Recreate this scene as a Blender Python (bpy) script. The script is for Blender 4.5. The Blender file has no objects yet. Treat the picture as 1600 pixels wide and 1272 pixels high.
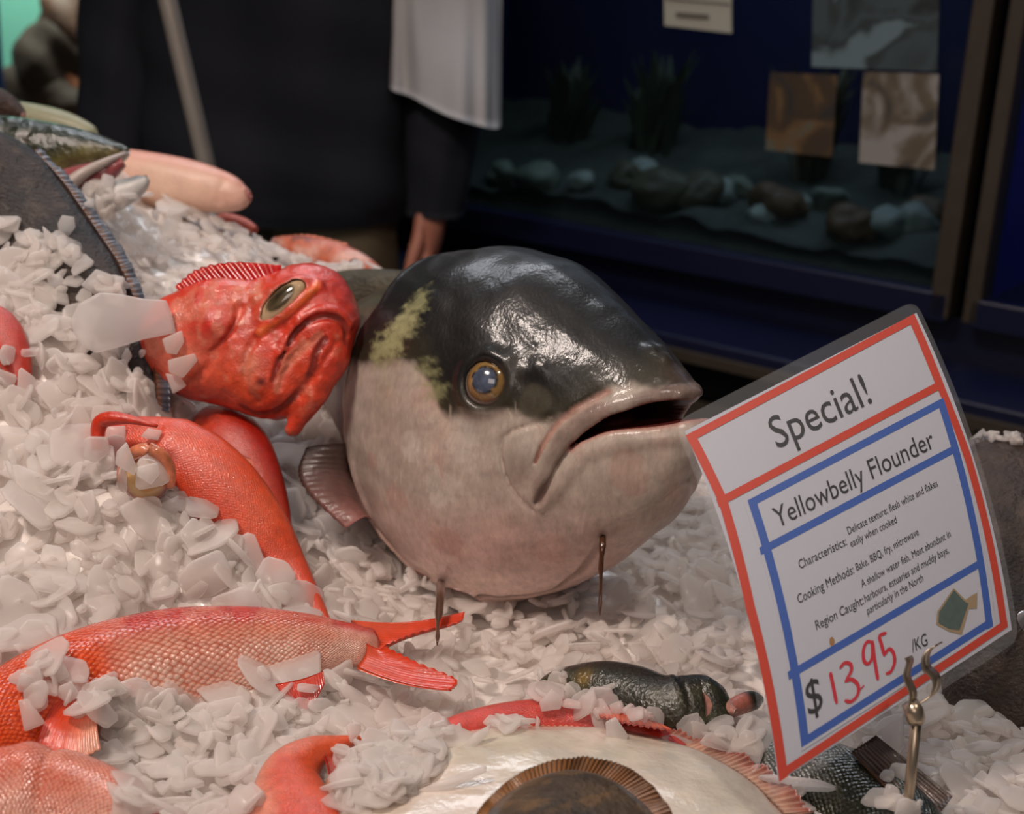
import bpy, math, random
import numpy as np
from mathutils import Vector, Matrix
from mathutils.bvhtree import BVHTree

random.seed(7)
rng = np.random.default_rng(7)
scene = bpy.context.scene
COL = scene.collection

# ------------------------------------------------------------------ camera
FPX = 1600 * 50 / 36.0
PITCH, ROLL = math.radians(18), math.radians(3)
CAM = np.array([0.0, 0.0, 1.2])
FW = np.array([0, math.cos(PITCH), -math.sin(PITCH)])
_U0 = np.array([0, math.sin(PITCH), math.cos(PITCH)])
_R0 = np.array([1.0, 0, 0])
RT = _R0 * math.cos(ROLL) + _U0 * math.sin(ROLL)
UP = -_R0 * math.sin(ROLL) + _U0 * math.cos(ROLL)

cd = bpy.data.cameras.new('camera')
cam = bpy.data.objects.new('camera', cd)
COL.objects.link(cam)
cd.sensor_width = 36
cd.lens = 50
cd.clip_start = 0.02
cd.dof.use_dof = True
cd.dof.focus_distance = 0.80
cd.dof.aperture_fstop = 8.5
M = Matrix.Identity(4)
for i in range(3):
    M[i][0], M[i][1], M[i][2], M[i][3] = RT[i], UP[i], -FW[i], CAM[i]
cam.matrix_world = M
scene.camera = cam

# ------------------------------------------------------------------ exposure, world, shop lamps
scene.view_settings.view_transform = 'Standard'
scene.view_settings.look = 'None'
scene.view_settings.exposure = 0.0
scene.view_settings.gamma = 1.0
scene.view_settings.use_curve_mapping = False
scene.cycles.max_bounces = 9
scene.cycles.diffuse_bounces = 5
scene.cycles.transmission_bounces = 8
scene.cycles.transparent_max_bounces = 12
w = bpy.data.worlds.new('shop_air')
scene.world = w
w.use_nodes = True
w.node_tree.nodes['Background'].inputs[0].default_value = (0.9, 0.95, 1.0, 1)
w.node_tree.nodes['Background'].inputs[1].default_value = 0.05


def area_lamp(name, loc, target, size, size_y, power, color, spread=180):
    l = bpy.data.lights.new(name, 'AREA')
    l.shape = 'RECTANGLE'
    l.size, l.size_y = size, size_y
    l.energy = power
    l.color = color
    l.spread = math.radians(spread)
    o = bpy.data.objects.new(name, l)
    COL.objects.link(o)
    o.location = loc
    o.rotation_euler = (Vector(target) - Vector(loc)).to_track_quat('-Z', 'Y').to_euler()
    return o


area_lamp('display_lamp_warm', (-0.75, 0.25, 2.35), (-0.1, 0.9, 0.85), 0.38, 0.2, 9.5, (1.0, 0.85, 0.76), 120)
area_lamp('display_lamp_cool', (-0.25, 2.0, 2.3), (-0.1, 1.0, 0.9), 1.3, 0.22, 6.0, (0.88, 0.93, 1.0), 130)
area_lamp('ceiling_spot_lamp', (0.55, 0.25, 2.6), (0.1, 0.85, 0.85), 0.12, 0.12, 2.2, (1.0, 0.9, 0.8), 100)
area_lamp('shop_front_lamp', (-0.35, -1.1, 2.05), (0.0, 0.95, 0.85), 1.0, 0.7, 2.6, (1.0, 0.84, 0.75), 110)


# ------------------------------------------------------------------ helpers
def P(x, y, d):
    """world point seen at photo pixel (x, y) at depth d along the view axis"""
    return CAM + d * (FW + (x - 800) / FPX * RT - (y - 636) / FPX * UP)


def proj(q):
    v = np.asarray(q) - CAM
    d = v @ FW
    return 800 + FPX * (v @ RT) / d, 636 - FPX * (v @ UP) / d, d


def hexlin(c):
    c = np.asarray(c, float) / 255.0
    return np.where(c <= 0.04045, c / 12.92, ((c + 0.055) / 1.055) ** 2.4)


def L(r, g, b, k=1.0):
    return tuple(hexlin((r, g, b)) * k)


def setp(o, label=None, cat=None, group=None, kind=None):
    if label: o['label'] = label
    if cat: o['category'] = cat
    if group: o['group'] = group
    if kind: o['kind'] = kind
    return o


def thing(name, label, cat, loc, group=None):
    o = bpy.data.objects.new(name, None)
    COL.objects.link(o)
    o.location = Vector(loc)
    o.empty_display_size = 0.02
    return setp(o, label, cat, group)


def wloc(o):
    v = Vector((0, 0, 0))
    while o is not None:
        v = v + o.location
        o = o.parent
    return np.array(v)


def mesh_obj(name, verts, faces, mat, parent=None, smooth=True, uv=None, col=None, loc=None):
    """verts in world space; faces list of tuples or (n,k) int array"""
    verts = np.asarray(verts, float)
    o = None
    org = wloc(parent) if parent is not None else (np.array(loc) if loc is not None else np.zeros(3))
    me = bpy.data.meshes.new(name)
    fl = faces.tolist() if isinstance(faces, np.ndarray) else [list(map(int, f)) for f in faces]
    me.from_pydata((verts - org).tolist(), [], fl)
    if smooth:
        me.polygons.foreach_set('use_smooth', np.ones(len(me.polygons), bool))
    if uv is not None:
        lay = me.uv_layers.new(name='UVMap')
        li = np.empty(len(me.loops), int)
        me.loops.foreach_get('vertex_index', li)
        lay.data.foreach_set('uv', np.asarray(uv, float)[li].ravel())
    if col is not None:
        a = me.color_attributes.new('Col', 'FLOAT_COLOR', 'POINT')
        c = np.ones((len(verts), 4))
        c[:, :3] = np.clip(col, 0, 1)
        a.data.foreach_set('color', c.ravel())
    me.materials.append(mat)
    me.validate()
    o = bpy.data.objects.new(name, me)
    COL.objects.link(o)
    if parent is not None:
        o.parent = parent
    elif loc is not None:
        o.location = Vector(loc)
    return o


def smooth_noise(p, scale, seed=0, octaves=3):
    """cheap deterministic 3-D noise from summed sines, about -1..1"""
    r = np.random.default_rng(seed)
    out = np.zeros(len(p))
    amp, tot = 1.0, 0
    for o in range(octaves):
        for k in range(4):
            d = r.normal(size=3)
            d *= scale * (2 ** o) / np.linalg.norm(d)
            out += amp * np.sin(p @ d + r.uniform(0, 6.28) + 1.5 * np.sin(p @ (d[[1, 2, 0]] * 0.7)))
            tot += amp
        amp *= 0.55
    return out / (tot * 0.5)


def catmull(pts, n):
    pts = np.asarray(pts, float)
    if len(pts) == 2:
        t = np.linspace(0, 1, n)[:, None]
        return pts[0] * (1 - t) + pts[1] * t
    q = np.vstack([2 * pts[0] - pts[1], pts, 2 * pts[-1] - pts[-2]])
    seg = len(pts) - 1
    out = []
    for t in np.linspace(0, seg, n):
        i = min(int(t), seg - 1)
        f = t - i
        a, b, c, d = q[i:i + 4]
        out.append(0.5 * ((2 * b) + (-a + c) * f + (2 * a - 5 * b + 4 * c - d) * f * f + (-a + 3 * b - 3 * c + d) * f ** 3))
    return np.array(out)


def nrm(v):
    return v / (np.linalg.norm(v, axis=-1, keepdims=True) + 1e-12)


def sstep(a, b, x):
    t = np.clip((x - a) / (b - a), 0, 1)
    return t * t * (3 - 2 * t)


# ------------------------------------------------------------------ materials
def new_mat(name):
    m = bpy.data.materials.new(name)
    m.use_nodes = True
    nt = m.node_tree
    return m, nt, nt.nodes['Principled BSDF']


def simple_mat(name, color, rough=0.5, metallic=0.0, coat=0.0, noise=0.0, nscale=40, bump=0.0, bscale=200, emit=None, spec=0.5, sheen=0):
    m, nt, b = new_mat(name)
    b.inputs['Base Color'].default_value = (*color, 1)
    b.inputs['Roughness'].default_value = rough
    b.inputs['Metallic'].default_value = metallic
    b.inputs['Coat Weight'].default_value = coat
    b.inputs['Coat Roughness'].default_value = 0.08
    b.inputs['Specular IOR Level'].default_value = spec
    b.inputs['Sheen Weight'].default_value = sheen
    tc = nt.nodes.new('ShaderNodeTexCoord')
    if noise:
        n = nt.nodes.new('ShaderNodeTexNoise')
        n.inputs['Scale'].default_value = nscale
        n.inputs['Detail'].default_value = 5
        nt.links.new(tc.outputs['Object'], n.inputs['Vector'])
        hs = nt.nodes.new('ShaderNodeMix')
        hs.data_type = 'RGBA'
        hs.inputs[6].default_value = (*[c * (1 - noise) for c in color], 1)
        hs.inputs[7].default_value = (*[min(1, c * (1 + noise)) for c in color], 1)
        nt.links.new(n.outputs['Fac'], hs.inputs[0])
        nt.links.new(hs.outputs[2], b.inputs['Base Color'])
    if bump:
        n2 = nt.nodes.new('ShaderNodeTexNoise')
        n2.inputs['Scale'].default_value = bscale
        n2.inputs['Detail'].default_value = 4
        nt.links.new(tc.outputs['Object'], n2.inputs['Vector'])
        bp = nt.nodes.new('ShaderNodeBump')
        bp.inputs['Strength'].default_value = bump
        bp.inputs['Distance'].default_value = 0.002
        nt.links.new(n2.outputs['Fac'], bp.inputs['Height'])
        nt.links.new(bp.outputs['Normal'], b.inputs['Normal'])
    if emit:
        b.inputs['Emission Color'].default_value = (*emit[0], 1)
        b.inputs['Emission Strength'].default_value = emit[1]
    return m


def skin_mat(name, rough=0.38, coat=0.5, coat_rough=0.12, mottle=0.35, mscale=60, bump=0.25, bscale=350, scales=None,
             scale_bump=0.5, stretch=(1, 1, 1), spec=0.5, scale_tint=None, bdist=0.0015, translucency=0.0, flake=0.0, sss=0.0):
    """wet fish skin: colour attribute 'Col' is the pigment; scales=(n along, n around) adds a scale pattern in UV"""
    m, nt, b = new_mat(name)
    at = nt.nodes.new('ShaderNodeAttribute')
    at.attribute_name = 'Col'
    tc = nt.nodes.new('ShaderNodeTexCoord')
    mp = nt.nodes.new('ShaderNodeMapping')
    mp.inputs['Scale'].default_value = stretch
    nt.links.new(tc.outputs['Object'], mp.inputs['Vector'])
    n = nt.nodes.new('ShaderNodeTexNoise')
    n.inputs['Scale'].default_value = mscale
    n.inputs['Detail'].default_value = 8
    n.inputs['Roughness'].default_value = 0.65
    nt.links.new(mp.outputs['Vector'], n.inputs['Vector'])
    rr = nt.nodes.new('ShaderNodeMapRange')
    rr.inputs['From Min'].default_value = 0.3
    rr.inputs['From Max'].default_value = 0.7
    rr.inputs['To Min'].default_value = 1 - mottle
    rr.inputs['To Max'].default_value = 1 + mottle * 0.6
    nt.links.new(n.outputs['Fac'], rr.inputs['Value'])
    mul = nt.nodes.new('ShaderNodeVectorMath')
    mul.operation = 'SCALE'
    nt.links.new(at.outputs['Color'], mul.inputs[0])
    nt.links.new(rr.outputs['Result'], mul.inputs['Scale'])
    colour = mul.outputs['Vector']
    n2 = nt.nodes.new('ShaderNodeTexNoise')
    n2.inputs['Scale'].default_value = bscale
    n2.inputs['Detail'].default_value = 6
    nt.links.new(mp.outputs['Vector'], n2.inputs['Vector'])
    bp = nt.nodes.new('ShaderNodeBump')
    bp.inputs['Strength'].default_value = bump
    bp.inputs['Distance'].default_value = bdist
    nt.links.new(n2.outputs['Fac'], bp.inputs['Height'])
    if scales:
        um = nt.nodes.new('ShaderNodeMapping')
        um.inputs['Scale'].default_value = (scales[0], scales[1], 1)
        nt.links.new(tc.outputs['UV'], um.inputs['Vector'])
        v = nt.nodes.new('ShaderNodeTexVoronoi')
        v.voronoi_dimensions = '2D'
        um.inputs['Rotation'].default_value = (0, 0, math.pi / 4)
        v.inputs['Scale'].default_value = 1
        v.inputs['Randomness'].default_value = 0.35
        nt.links.new(um.outputs['Vector'], v.inputs['Vector'])
        bp2 = nt.nodes.new('ShaderNodeBump')
        bp2.inputs['Strength'].default_value = scale_bump
        bp2.inputs['Distance'].default_value = 0.0012
        bp2.invert = True
        nt.links.new(v.outputs['Distance'], bp2.inputs['Height'])
        nt.links.new(bp.outputs['Normal'], bp2.inputs['Normal'])
        nt.links.new(bp2.outputs['Normal'], b.inputs['Normal'])
        if scale_tint:
            mx = nt.nodes.new('ShaderNodeMix')
            mx.data_type = 'RGBA'
            mx.blend_type = 'MULTIPLY'
            r2 = nt.nodes.new('ShaderNodeMapRange')
            r2.inputs['From Min'].default_value = 0.25
            r2.inputs['From Max'].default_value = 0.6
            r2.inputs['To Max'].default_value = 0.85
            nt.links.new(v.outputs['Distance'], r2.inputs['Value'])
            nt.links.new(r2.outputs['Result'], mx.inputs[0])
            nt.links.new(colour, mx.inputs[6])
            mx.inputs[7].default_value = (*scale_tint, 1)
            colour = mx.outputs[2]
    else:
        nt.links.new(bp.outputs['Normal'], b.inputs['Normal'])
    nt.links.new(colour, b.inputs['Base Color'])
    nt.links.new(b.inputs['Normal'].links[0].from_socket, b.inputs['Coat Normal'])
    b.inputs['Roughness'].default_value = rough
    b.inputs['Specular IOR Level'].default_value = spec
    b.inputs['Coat Weight'].default_value = coat
    b.inputs['Coat Roughness'].default_value = coat_rough
    if sss:
        b.inputs['Subsurface Weight'].default_value = sss
        b.inputs['Subsurface Radius'].default_value = (0.006, 0.003, 0.002)
        b.inputs['Subsurface Scale'].default_value = 1.0
    return m


def ice_mat(name, color, trans=0.35, rough=0.3, transl=0.5):
    m = bpy.data.materials.new(name)
    m.use_nodes = True
    nt = m.node_tree
    b = nt.nodes['Principled BSDF']
    out = nt.nodes['Material Output']
    b.inputs['Base Color'].default_value = (*color, 1)
    b.inputs['Roughness'].default_value = rough
    b.inputs['IOR'].default_value = 1.31
    b.inputs['Coat Weight'].default_value = 0.2
    b.inputs['Coat Roughness'].default_value = 0.1
    tc = nt.nodes.new('ShaderNodeTexCoord')
    n = nt.nodes.new('ShaderNodeTexNoise')
    n.inputs['Scale'].default_value = 260
    n.inputs['Detail'].default_value = 4
    nt.links.new(tc.outputs['Object'], n.inputs['Vector'])
    bp = nt.nodes.new('ShaderNodeBump')
    bp.inputs['Strength'].default_value = 0.25
    bp.inputs['Distance'].default_value = 0.0008
    nt.links.new(n.outputs['Fac'], bp.inputs['Height'])
    nt.links.new(bp.outputs['Normal'], b.inputs['Normal'])
    tl = nt.nodes.new('ShaderNodeBsdfTranslucent')
    tl.inputs['Color'].default_value = (*color, 1)
    m1 = nt.nodes.new('ShaderNodeMixShader')
    m1.inputs[0].default_value = transl
    nt.links.new(b.outputs[0], m1.inputs[1])
    nt.links.new(tl.outputs[0], m1.inputs[2])
    tr = nt.nodes.new('ShaderNodeBsdfTransparent')
    tr.inputs['Color'].default_value = (0.97, 0.97, 0.97, 1)
    m2 = nt.nodes.new('ShaderNodeMixShader')
    m2.inputs[0].default_value = trans
    nt.links.new(m1.outputs[0], m2.inputs[1])
    nt.links.new(tr.outputs[0], m2.inputs[2])
    nt.links.new(m2.outputs[0], out.inputs['Surface'])
    return m


def glass_mat(name, tint, alpha=0.1, rough=0.03, through=(1, 1, 1)):
    """thin clear sheet: mostly transparent, with a glossy face"""
    m = bpy.data.materials.new(name)
    m.use_nodes = True
    nt = m.node_tree
    b = nt.nodes['Principled BSDF']
    out = nt.nodes['Material Output']
    b.inputs['Base Color'].default_value = (*tint, 1)
    b.inputs['Roughness'].default_value = rough
    tr = nt.nodes.new('ShaderNodeBsdfTransparent')
    tr.inputs['Color'].default_value = (*through, 1)
    mx = nt.nodes.new('ShaderNodeMixShader')
    mx.inputs[0].default_value = 1 - alpha
    nt.links.new(b.outputs[0], mx.inputs[1])
    nt.links.new(tr.outputs[0], mx.inputs[2])
    nt.links.new(mx.outputs[0], out.inputs['Surface'])
    return m


# ------------------------------------------------------------------ shape builders
def quad_grid(nu, nv, wrap_v=False, off=0):
    f = []
    vv = nv if wrap_v else nv - 1
    i, j = np.meshgrid(np.arange(nu - 1), np.arange(vv), indexing='ij')
    j2 = (j + 1) % nv
    return np.stack([i * nv + j, i * nv + j2, (i + 1) * nv + j2, (i + 1) * nv + j], -1).reshape(-1, 4) + off


def loft(name, cps, mat, parent=None, nu=64, nv=40, col=None, disp=None, flip=1, power=2.0, roll=0.0, loc=None, close=(True, True), arc_uv=True):
    """body swept along a spine. cps rows: px, py, depth, half-height px (across the spine in the view), half-width px (along the view)"""
    c = catmull(cps, nu)
    pos = np.array([P(a[0], a[1], a[2]) for a in c])
    sc = c[:, 2] / FPX
    hh = np.maximum(c[:, 3], 0.2) * sc
    hw = np.maximum(c[:, 4], 0.2) * sc
    T = nrm(np.gradient(pos, axis=0))
    V = np.array([nrm(CAM - p) for p in pos])
    W = nrm(V - (V * T).sum(1, keepdims=True) * T)
    H = np.cross(W, T) * flip
    if roll:
        cr, sr = math.cos(roll), math.sin(roll)
        W, H = W * cr + H * sr, H * cr - W * sr
    th = np.linspace(0, 2 * np.pi, nv, endpoint=False)
    cs, sn = np.cos(th), np.sin(th)
    e = 2.0 / power
    cx = np.sign(cs) * np.abs(cs) ** e
    sx = np.sign(sn) * np.abs(sn) ** e
    u = np.linspace(0, 1, nu)
    UU, TH = np.meshgrid(u, th, indexing='ij')
    rad = np.ones_like(UU)
    if disp is not None:
        rad = rad + disp(UU, TH)
    V3 = pos[:, None] + (hw[:, None] * cx[None] * rad)[..., None] * W[:, None] + (hh[:, None] * sx[None] * rad)[..., None] * H[:, None]
    verts = V3.reshape(-1, 3)
    faces = quad_grid(nu, nv, True).tolist()
    if close[0]:
        faces.append(list(range(nv)))
    if close[1]:
        faces.append(list(range((nu - 1) * nv, nu * nv))[::-1])
    if flip > 0:
        faces = [f[::-1] for f in faces]
    cc = None
    if col is not None:
        cc = col(UU.ravel(), TH.ravel(), verts)
    uv = np.stack([UU.ravel(), np.abs((TH.ravel() / (2 * np.pi) + 0.25) % 1 - 0.5) * 2], 1)
    return mesh_obj(name, verts, faces, mat, parent, True, uv, cc, loc)


def sheet(name, base, tip, mat, parent=None, nu=60, nv=14, rays=20, ray_amp=0.0006, thick=0.0012, ruffle=0.0, rf=9, col=None, jag=0.0, loc=None, curve=0.0):
    """fin membrane between a base line and a tip line (rows px, py, depth), with rays and a little thickness"""
    b = catmull(base, nu)
    t = catmull(tip, nu)
    B = np.array([P(*a) for a in b])
    T = np.array([P(*a) for a in t])
    k = np.linspace(0, 1, nv)
    ph = np.linspace(0, 1, nu)
    if jag:
        saw = np.abs((ph * rays) % 1 - 0.5) * 2
        T = B + (T - B) * (1 - jag * saw)[:, None]
    G = B[:, None] * (1 - k)[None, :, None] + T[:, None] * k[None, :, None]
    du = np.gradient(G, axis=0)
    dv = np.gradient(G, axis=1)
    N = nrm(np.cross(du, dv))
    view = CAM - G
    sgn = np.sign((N * view).sum(-1).mean())
    N = N * (sgn if sgn != 0 else 1)
    wave = np.cos(ph * rays * 2 * np.pi)[:, None] * ray_amp * (0.4 + 0.6 * k[None])
    wave = wave + ruffle * np.sin(ph * rf * 2 * np.pi + 0.6 * np.sin(ph * 23))[:, None] * (k[None] ** 1.3)
    wave = wave + curve * np.sin(k * np.pi)[None]
    G = G + wave[..., None] * N
    th = thick * (1 - 0.6 * k)[None, :, None]
    top = (G + N * th * 0.5).reshape(-1, 3)
    bot = (G - N * th * 0.5).reshape(-1, 3)
    n = nu * nv
    f = quad_grid(nu, nv)
    faces = f.tolist() + (f[:, ::-1] + n).tolist()
    edge = [i * nv for i in range(nu)] + [(nu - 1) * nv + j for j in range(1, nv)] + [i * nv + nv - 1 for i in range(nu - 2, -1, -1)] + [j for j in range(nv - 2, 0, -1)]
    for a, c in zip(edge, edge[1:] + edge[:1]):
        faces.append([a, a + n, c + n, c])
    verts = np.vstack([top, bot])
    UU, KK = np.meshgrid(ph, k, indexing='ij')
    uv = np.tile(np.stack([UU.ravel(), KK.ravel()], 1), (2, 1))
    cc = None
    if col is not None:
        cc = np.tile(col(UU.ravel(), KK.ravel(), G.reshape(-1, 3)), (2, 1))
    return mesh_obj(name, verts, faces, mat, parent, True, uv, cc, loc)


def pillow(name, outline, thick, mat, parent=None, nr=26, npt=120, col=None, loc=None, centre=None, under=0.4, power=2.0, bump=None):
    """flat fish body: a closed outline (rows px, py, depth) domed towards the viewer"""
    o = catmull(list(outline) + [outline[0]], npt + 1)[:-1]
    E = np.array([P(*a) for a in o])
    C = E.mean(0) if centre is None else P(*centre)
    u, s, vt = np.linalg.svd(E - E.mean(0))
    N = vt[2]
    if N @ (CAM - C) < 0:
        N = -N
    r = np.sin(np.linspace(0, 1, nr) * np.pi / 2)
    verts, rr, aa = [], [], []
    for side, tk in ((1, thick), (-1, -thick * under)):
        G = C + (E - C)[None] * r[:, None, None]
        h = tk * np.maximum(1 - r ** power, 0) ** (1 / power)
        G = G + (h[:, None, None] * N)
        if bump is not None and side == 1:
            G = G + bump(G.reshape(-1, 3)).reshape(G.shape[:2])[..., None] * N
        verts.append(G.reshape(-1, 3))
        A, R_ = np.meshgrid(np.arange(npt) / npt, r)
        rr.append(R_.ravel()); aa.append(A.ravel())
    n = nr * npt
    f = quad_grid(nr, npt, True)
    faces = f.tolist() + (f[:, ::-1] + n).tolist()
    for j in range(npt):
        k = (nr - 1) * npt
        faces.append([k + j, k + (j + 1) % npt, n + k + (j + 1) % npt, n + k + j])
    verts = np.vstack(verts)
    rr = np.concatenate(rr); aa = np.concatenate(aa)
    cc = col(aa, rr, verts) if col is not None else None
    ob = mesh_obj(name, verts, faces, mat, parent, True, np.stack([aa, rr], 1), cc, loc)
    return ob


def tube_mesh(pts, radii, nv=12):
    pts = np.asarray(pts, float)
    radii = np.broadcast_to(np.asarray(radii, float), (len(pts),))
    T = nrm(np.gradient(pts, axis=0))
    ref = np.array([0, 0, 1.0]) if abs(T[0][2]) < 0.9 else np.array([1.0, 0, 0])
    N = nrm(np.cross(T, ref))
    B = np.cross(T, N)
    th = np.linspace(0, 2 * np.pi, nv, endpoint=False)
    v = pts[:, None] + radii[:, None, None] * (np.cos(th)[None, :, None] * N[:, None] + np.sin(th)[None, :, None] * B[:, None])
    n = len(pts)
    f = quad_grid(n, nv, True).tolist()
    f.append(list(range(nv))[::-1])
    f.append(list(range((n - 1) * nv, n * nv)))
    return v.reshape(-1, 3), f


def tube(name, pts, radii, mat, parent=None, nv=12, loc=None, col=None):
    v, f = tube_mesh(pts, radii, nv)
    return mesh_obj(name, v, f, mat, parent, True, loc=loc, col=None if col is None else np.tile(np.asarray(col), (len(v), 1)))


def ellipsoid(name, c, ax, mat, parent=None, n=32, col=None, loc=None):
    """c world centre; ax three world-space semi-axis vectors (rows); the third is the pole"""
    ax = np.asarray(ax)
    th = np.linspace(0, np.pi, n)
    ph = np.linspace(0, 2 * np.pi, 2 * n, endpoint=False)
    TT, PP = np.meshgrid(th, ph, indexing='ij')
    loc3 = np.stack([np.sin(TT) * np.cos(PP), np.sin(TT) * np.sin(PP), np.cos(TT)], -1).reshape(-1, 3)
    v = np.asarray(c) + loc3 @ ax
    f = quad_grid(n, 2 * n, True)
    if np.linalg.det(ax) < 0:
        f = f[:, ::-1]
    f = [tuple(dict.fromkeys(q)) for q in f.tolist()]
    cc = col(loc3) if col is not None else None
    return mesh_obj(name, v, f, mat, parent, True, None, cc, loc)


def box_mesh(c0, ex, ey, ez):
    """box from corner c0 with edge vectors"""
    c0, ex, ey, ez = map(np.asarray, (c0, ex, ey, ez))
    v = [c0, c0 + ex, c0 + ex + ey, c0 + ey]
    v = v + [q + ez for q in v]
    f = [[0, 3, 2, 1], [4, 5, 6, 7], [0, 1, 5, 4], [1, 2, 6, 5], [2, 3, 7, 6], [3, 0, 4, 7]]
    if np.dot(np.cross(ex, ey), ez) < 0:
        f = [q[::-1] for q in f]
    return np.array(v), f


def box(name, c0, ex, ey, ez, mat, parent=None, bevel=0.0, loc=None):
    v, f = box_mesh(c0, ex, ey, ez)
    o = mesh_obj(name, v, f, mat, parent, False, loc=loc)
    if bevel:
        md = o.modifiers.new('bevel', 'BEVEL')
        md.width = bevel
        md.segments = 2
    return o


# ------------------------------------------------------------------ implicit sculpting
def smin(a, b, k):
    h = np.clip(0.5 + 0.5 * (b - a) / k, 0, 1)
    return b * (1 - h) + a * h - k * h * (1 - h)


def smax(a, b, k):
    return -smin(-a, -b, k)


def chain_sdf(p, pts, rad):
    """distance to a chain of round cones"""
    pts = np.asarray(pts); rad = np.broadcast_to(np.asarray(rad, float), (len(pts),))
    out = np.full(len(p), 1e3)
    for a, b, ra, rb in zip(pts[:-1], pts[1:], rad[:-1], rad[1:]):
        ab = b - a
        t = np.clip(((p - a) @ ab) / (ab @ ab + 1e-12), 0, 1)
        d = np.linalg.norm(p - a - t[:, None] * ab, axis=1) - (ra + (rb - ra) * t)
        np.minimum(out, d, out)
    return out


def ell_sdf(p, c, r, R=None):
    q = p - np.asarray(c)
    if R is not None:
        q = q @ np.asarray(R)
    r = np.asarray(r, float)
    k0 = np.linalg.norm(q / r, axis=1)
    k1 = np.linalg.norm(q / (r * r), axis=1) + 1e-9
    return k0 * (k0 - 1) / k1


def surface_nets(F, org, h):
    """vertices and quads of the zero level of the 3-D array F (negative inside)"""
    nx, ny, nz = F.shape
    s = F < 0
    cnt = np.zeros((nx - 1, ny - 1, nz - 1), np.int8)
    for dx in (0, 1):
        for dy in (0, 1):
            for dz in (0, 1):
                cnt += s[dx:nx - 1 + dx, dy:ny - 1 + dy, dz:nz - 1 + dz]
    act = (cnt > 0) & (cnt < 8)
    idx = np.full(act.shape, -1, np.int64)
    cells = np.argwhere(act)
    idx[act] = np.arange(len(cells))
    acc = np.zeros((len(cells), 3)); num = np.zeros(len(cells))
    corners = [(dx, dy, dz) for dx in (0, 1) for dy in (0, 1) for dz in (0, 1)]
    vals = {c: F[cells[:, 0] + c[0], cells[:, 1] + c[1], cells[:, 2] + c[2]] for c in corners}
    for a in corners:
        for ax in range(3):
            if a[ax] == 0:
                b = list(a); b[ax] = 1; b = tuple(b)
                va, vb = vals[a], vals[b]
                m = (va < 0) != (vb < 0)
                t = np.where(m, va / np.where(m, va - vb, 1), 0)
                pt = np.tile(np.array(a, float), (len(cells), 1)); pt[:, ax] += t
                acc[m] += pt[m]; num[m] += 1
    verts = (cells + acc / num[:, None]) * h + org
    faces = []
    for ax in range(3):
        sl0 = [slice(None)] * 3; sl1 = [slice(None)] * 3
        sl0[ax] = slice(0, F.shape[ax] - 1); sl1[ax] = slice(1, F.shape[ax])
        ch = s[tuple(sl0)] != s[tuple(sl1)]
        e = np.argwhere(ch)
        o1, o2 = (ax + 1) % 3, (ax + 2) % 3
        ok = (e[:, o1] > 0) & (e[:, o2] > 0) & (e[:, o1] < F.shape[o1] - 1) & (e[:, o2] < F.shape[o2] - 1)
        e = e[ok]
        inside = s[e[:, 0], e[:, 1], e[:, 2]]
        d1 = np.zeros(3, int); d1[o1] = 1
        d2 = np.zeros(3, int); d2[o2] = 1
        g = lambda q: idx[q[:, 0], q[:, 1], q[:, 2]]
        q = np.stack([g(e - d1 - d2), g(e - d2), g(e), g(e - d1)], 1)
        q[~inside] = q[~inside][:, ::-1]
        faces.append(q)
    return verts, np.vstack(faces)


class Sculpt:
    """an implicit solid in its own frame: origin O, axes X Y Z (rows of A) in world space"""

    def __init__(self, O, A, base, lo, hi, h, band=0.02):
        self.O, self.A, self.base = np.asarray(O), np.asarray(A), base
        self.lo, self.hi, self.h, self.band = np.array(lo), np.array(hi), h, band
        self.feat = []

    def to_local(self, q):
        return (np.asarray(q) - self.O) @ self.A.T

    def to_world(self, q):
        return np.asarray(q) @ self.A + self.O

    def hit(self, x, y, sink=0.0):
        """local point where the view ray of pixel (x, y) first meets the base solid (or passes nearest to it)"""
        c = self.to_local(CAM[None])[0]
        d = nrm(self.to_local(P(x, y, 1.0)[None])[0] - c)
        t, best = 0.3, (1e9, 0)
        for _ in range(400):
            v = float(self.base((c + d * t)[None])[0])
            if v < best[0]:
                best = (v, t)
            if v < 2e-4 or t > 2:
                break
            t += max(v * 0.6, 3e-4)
        if v >= 2e-4:
            t = best[1]
        return c + d * (t + sink)

    def hits(self, pts, sink=0.0):
        return np.array([self.hit(p[0], p[1], sink) for p in pts])

    def mesh(self, field):
        n = np.ceil((self.hi - self.lo) / self.h).astype(int) + 1
        ax = [self.lo[i] + self.h * np.arange(n[i]) for i in range(3)]
        G = np.stack(np.meshgrid(*ax, indexing='ij'), -1).reshape(-1, 3)
        F = self.base(G)
        near = np.abs(F) < self.band
        F[near] = field(G[near], F[near])
        return surface_nets(F.reshape(n), self.lo, self.h)


def refine(pts, n):
    return catmull(np.asarray(pts, float), n)


# ------------------------------------------------------------------ setting materials
M_floor = simple_mat('wet_concrete', L(60, 58, 56), 0.35, noise=0.3, nscale=6, bump=0.2, bscale=60)
M_wall = simple_mat('dark_shop_wall', L(28, 29, 33), 0.7, noise=0.2, nscale=3)
M_steel = simple_mat('brushed_steel', L(150, 150, 152), 0.3, 1.0, noise=0.1, nscale=80)
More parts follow.
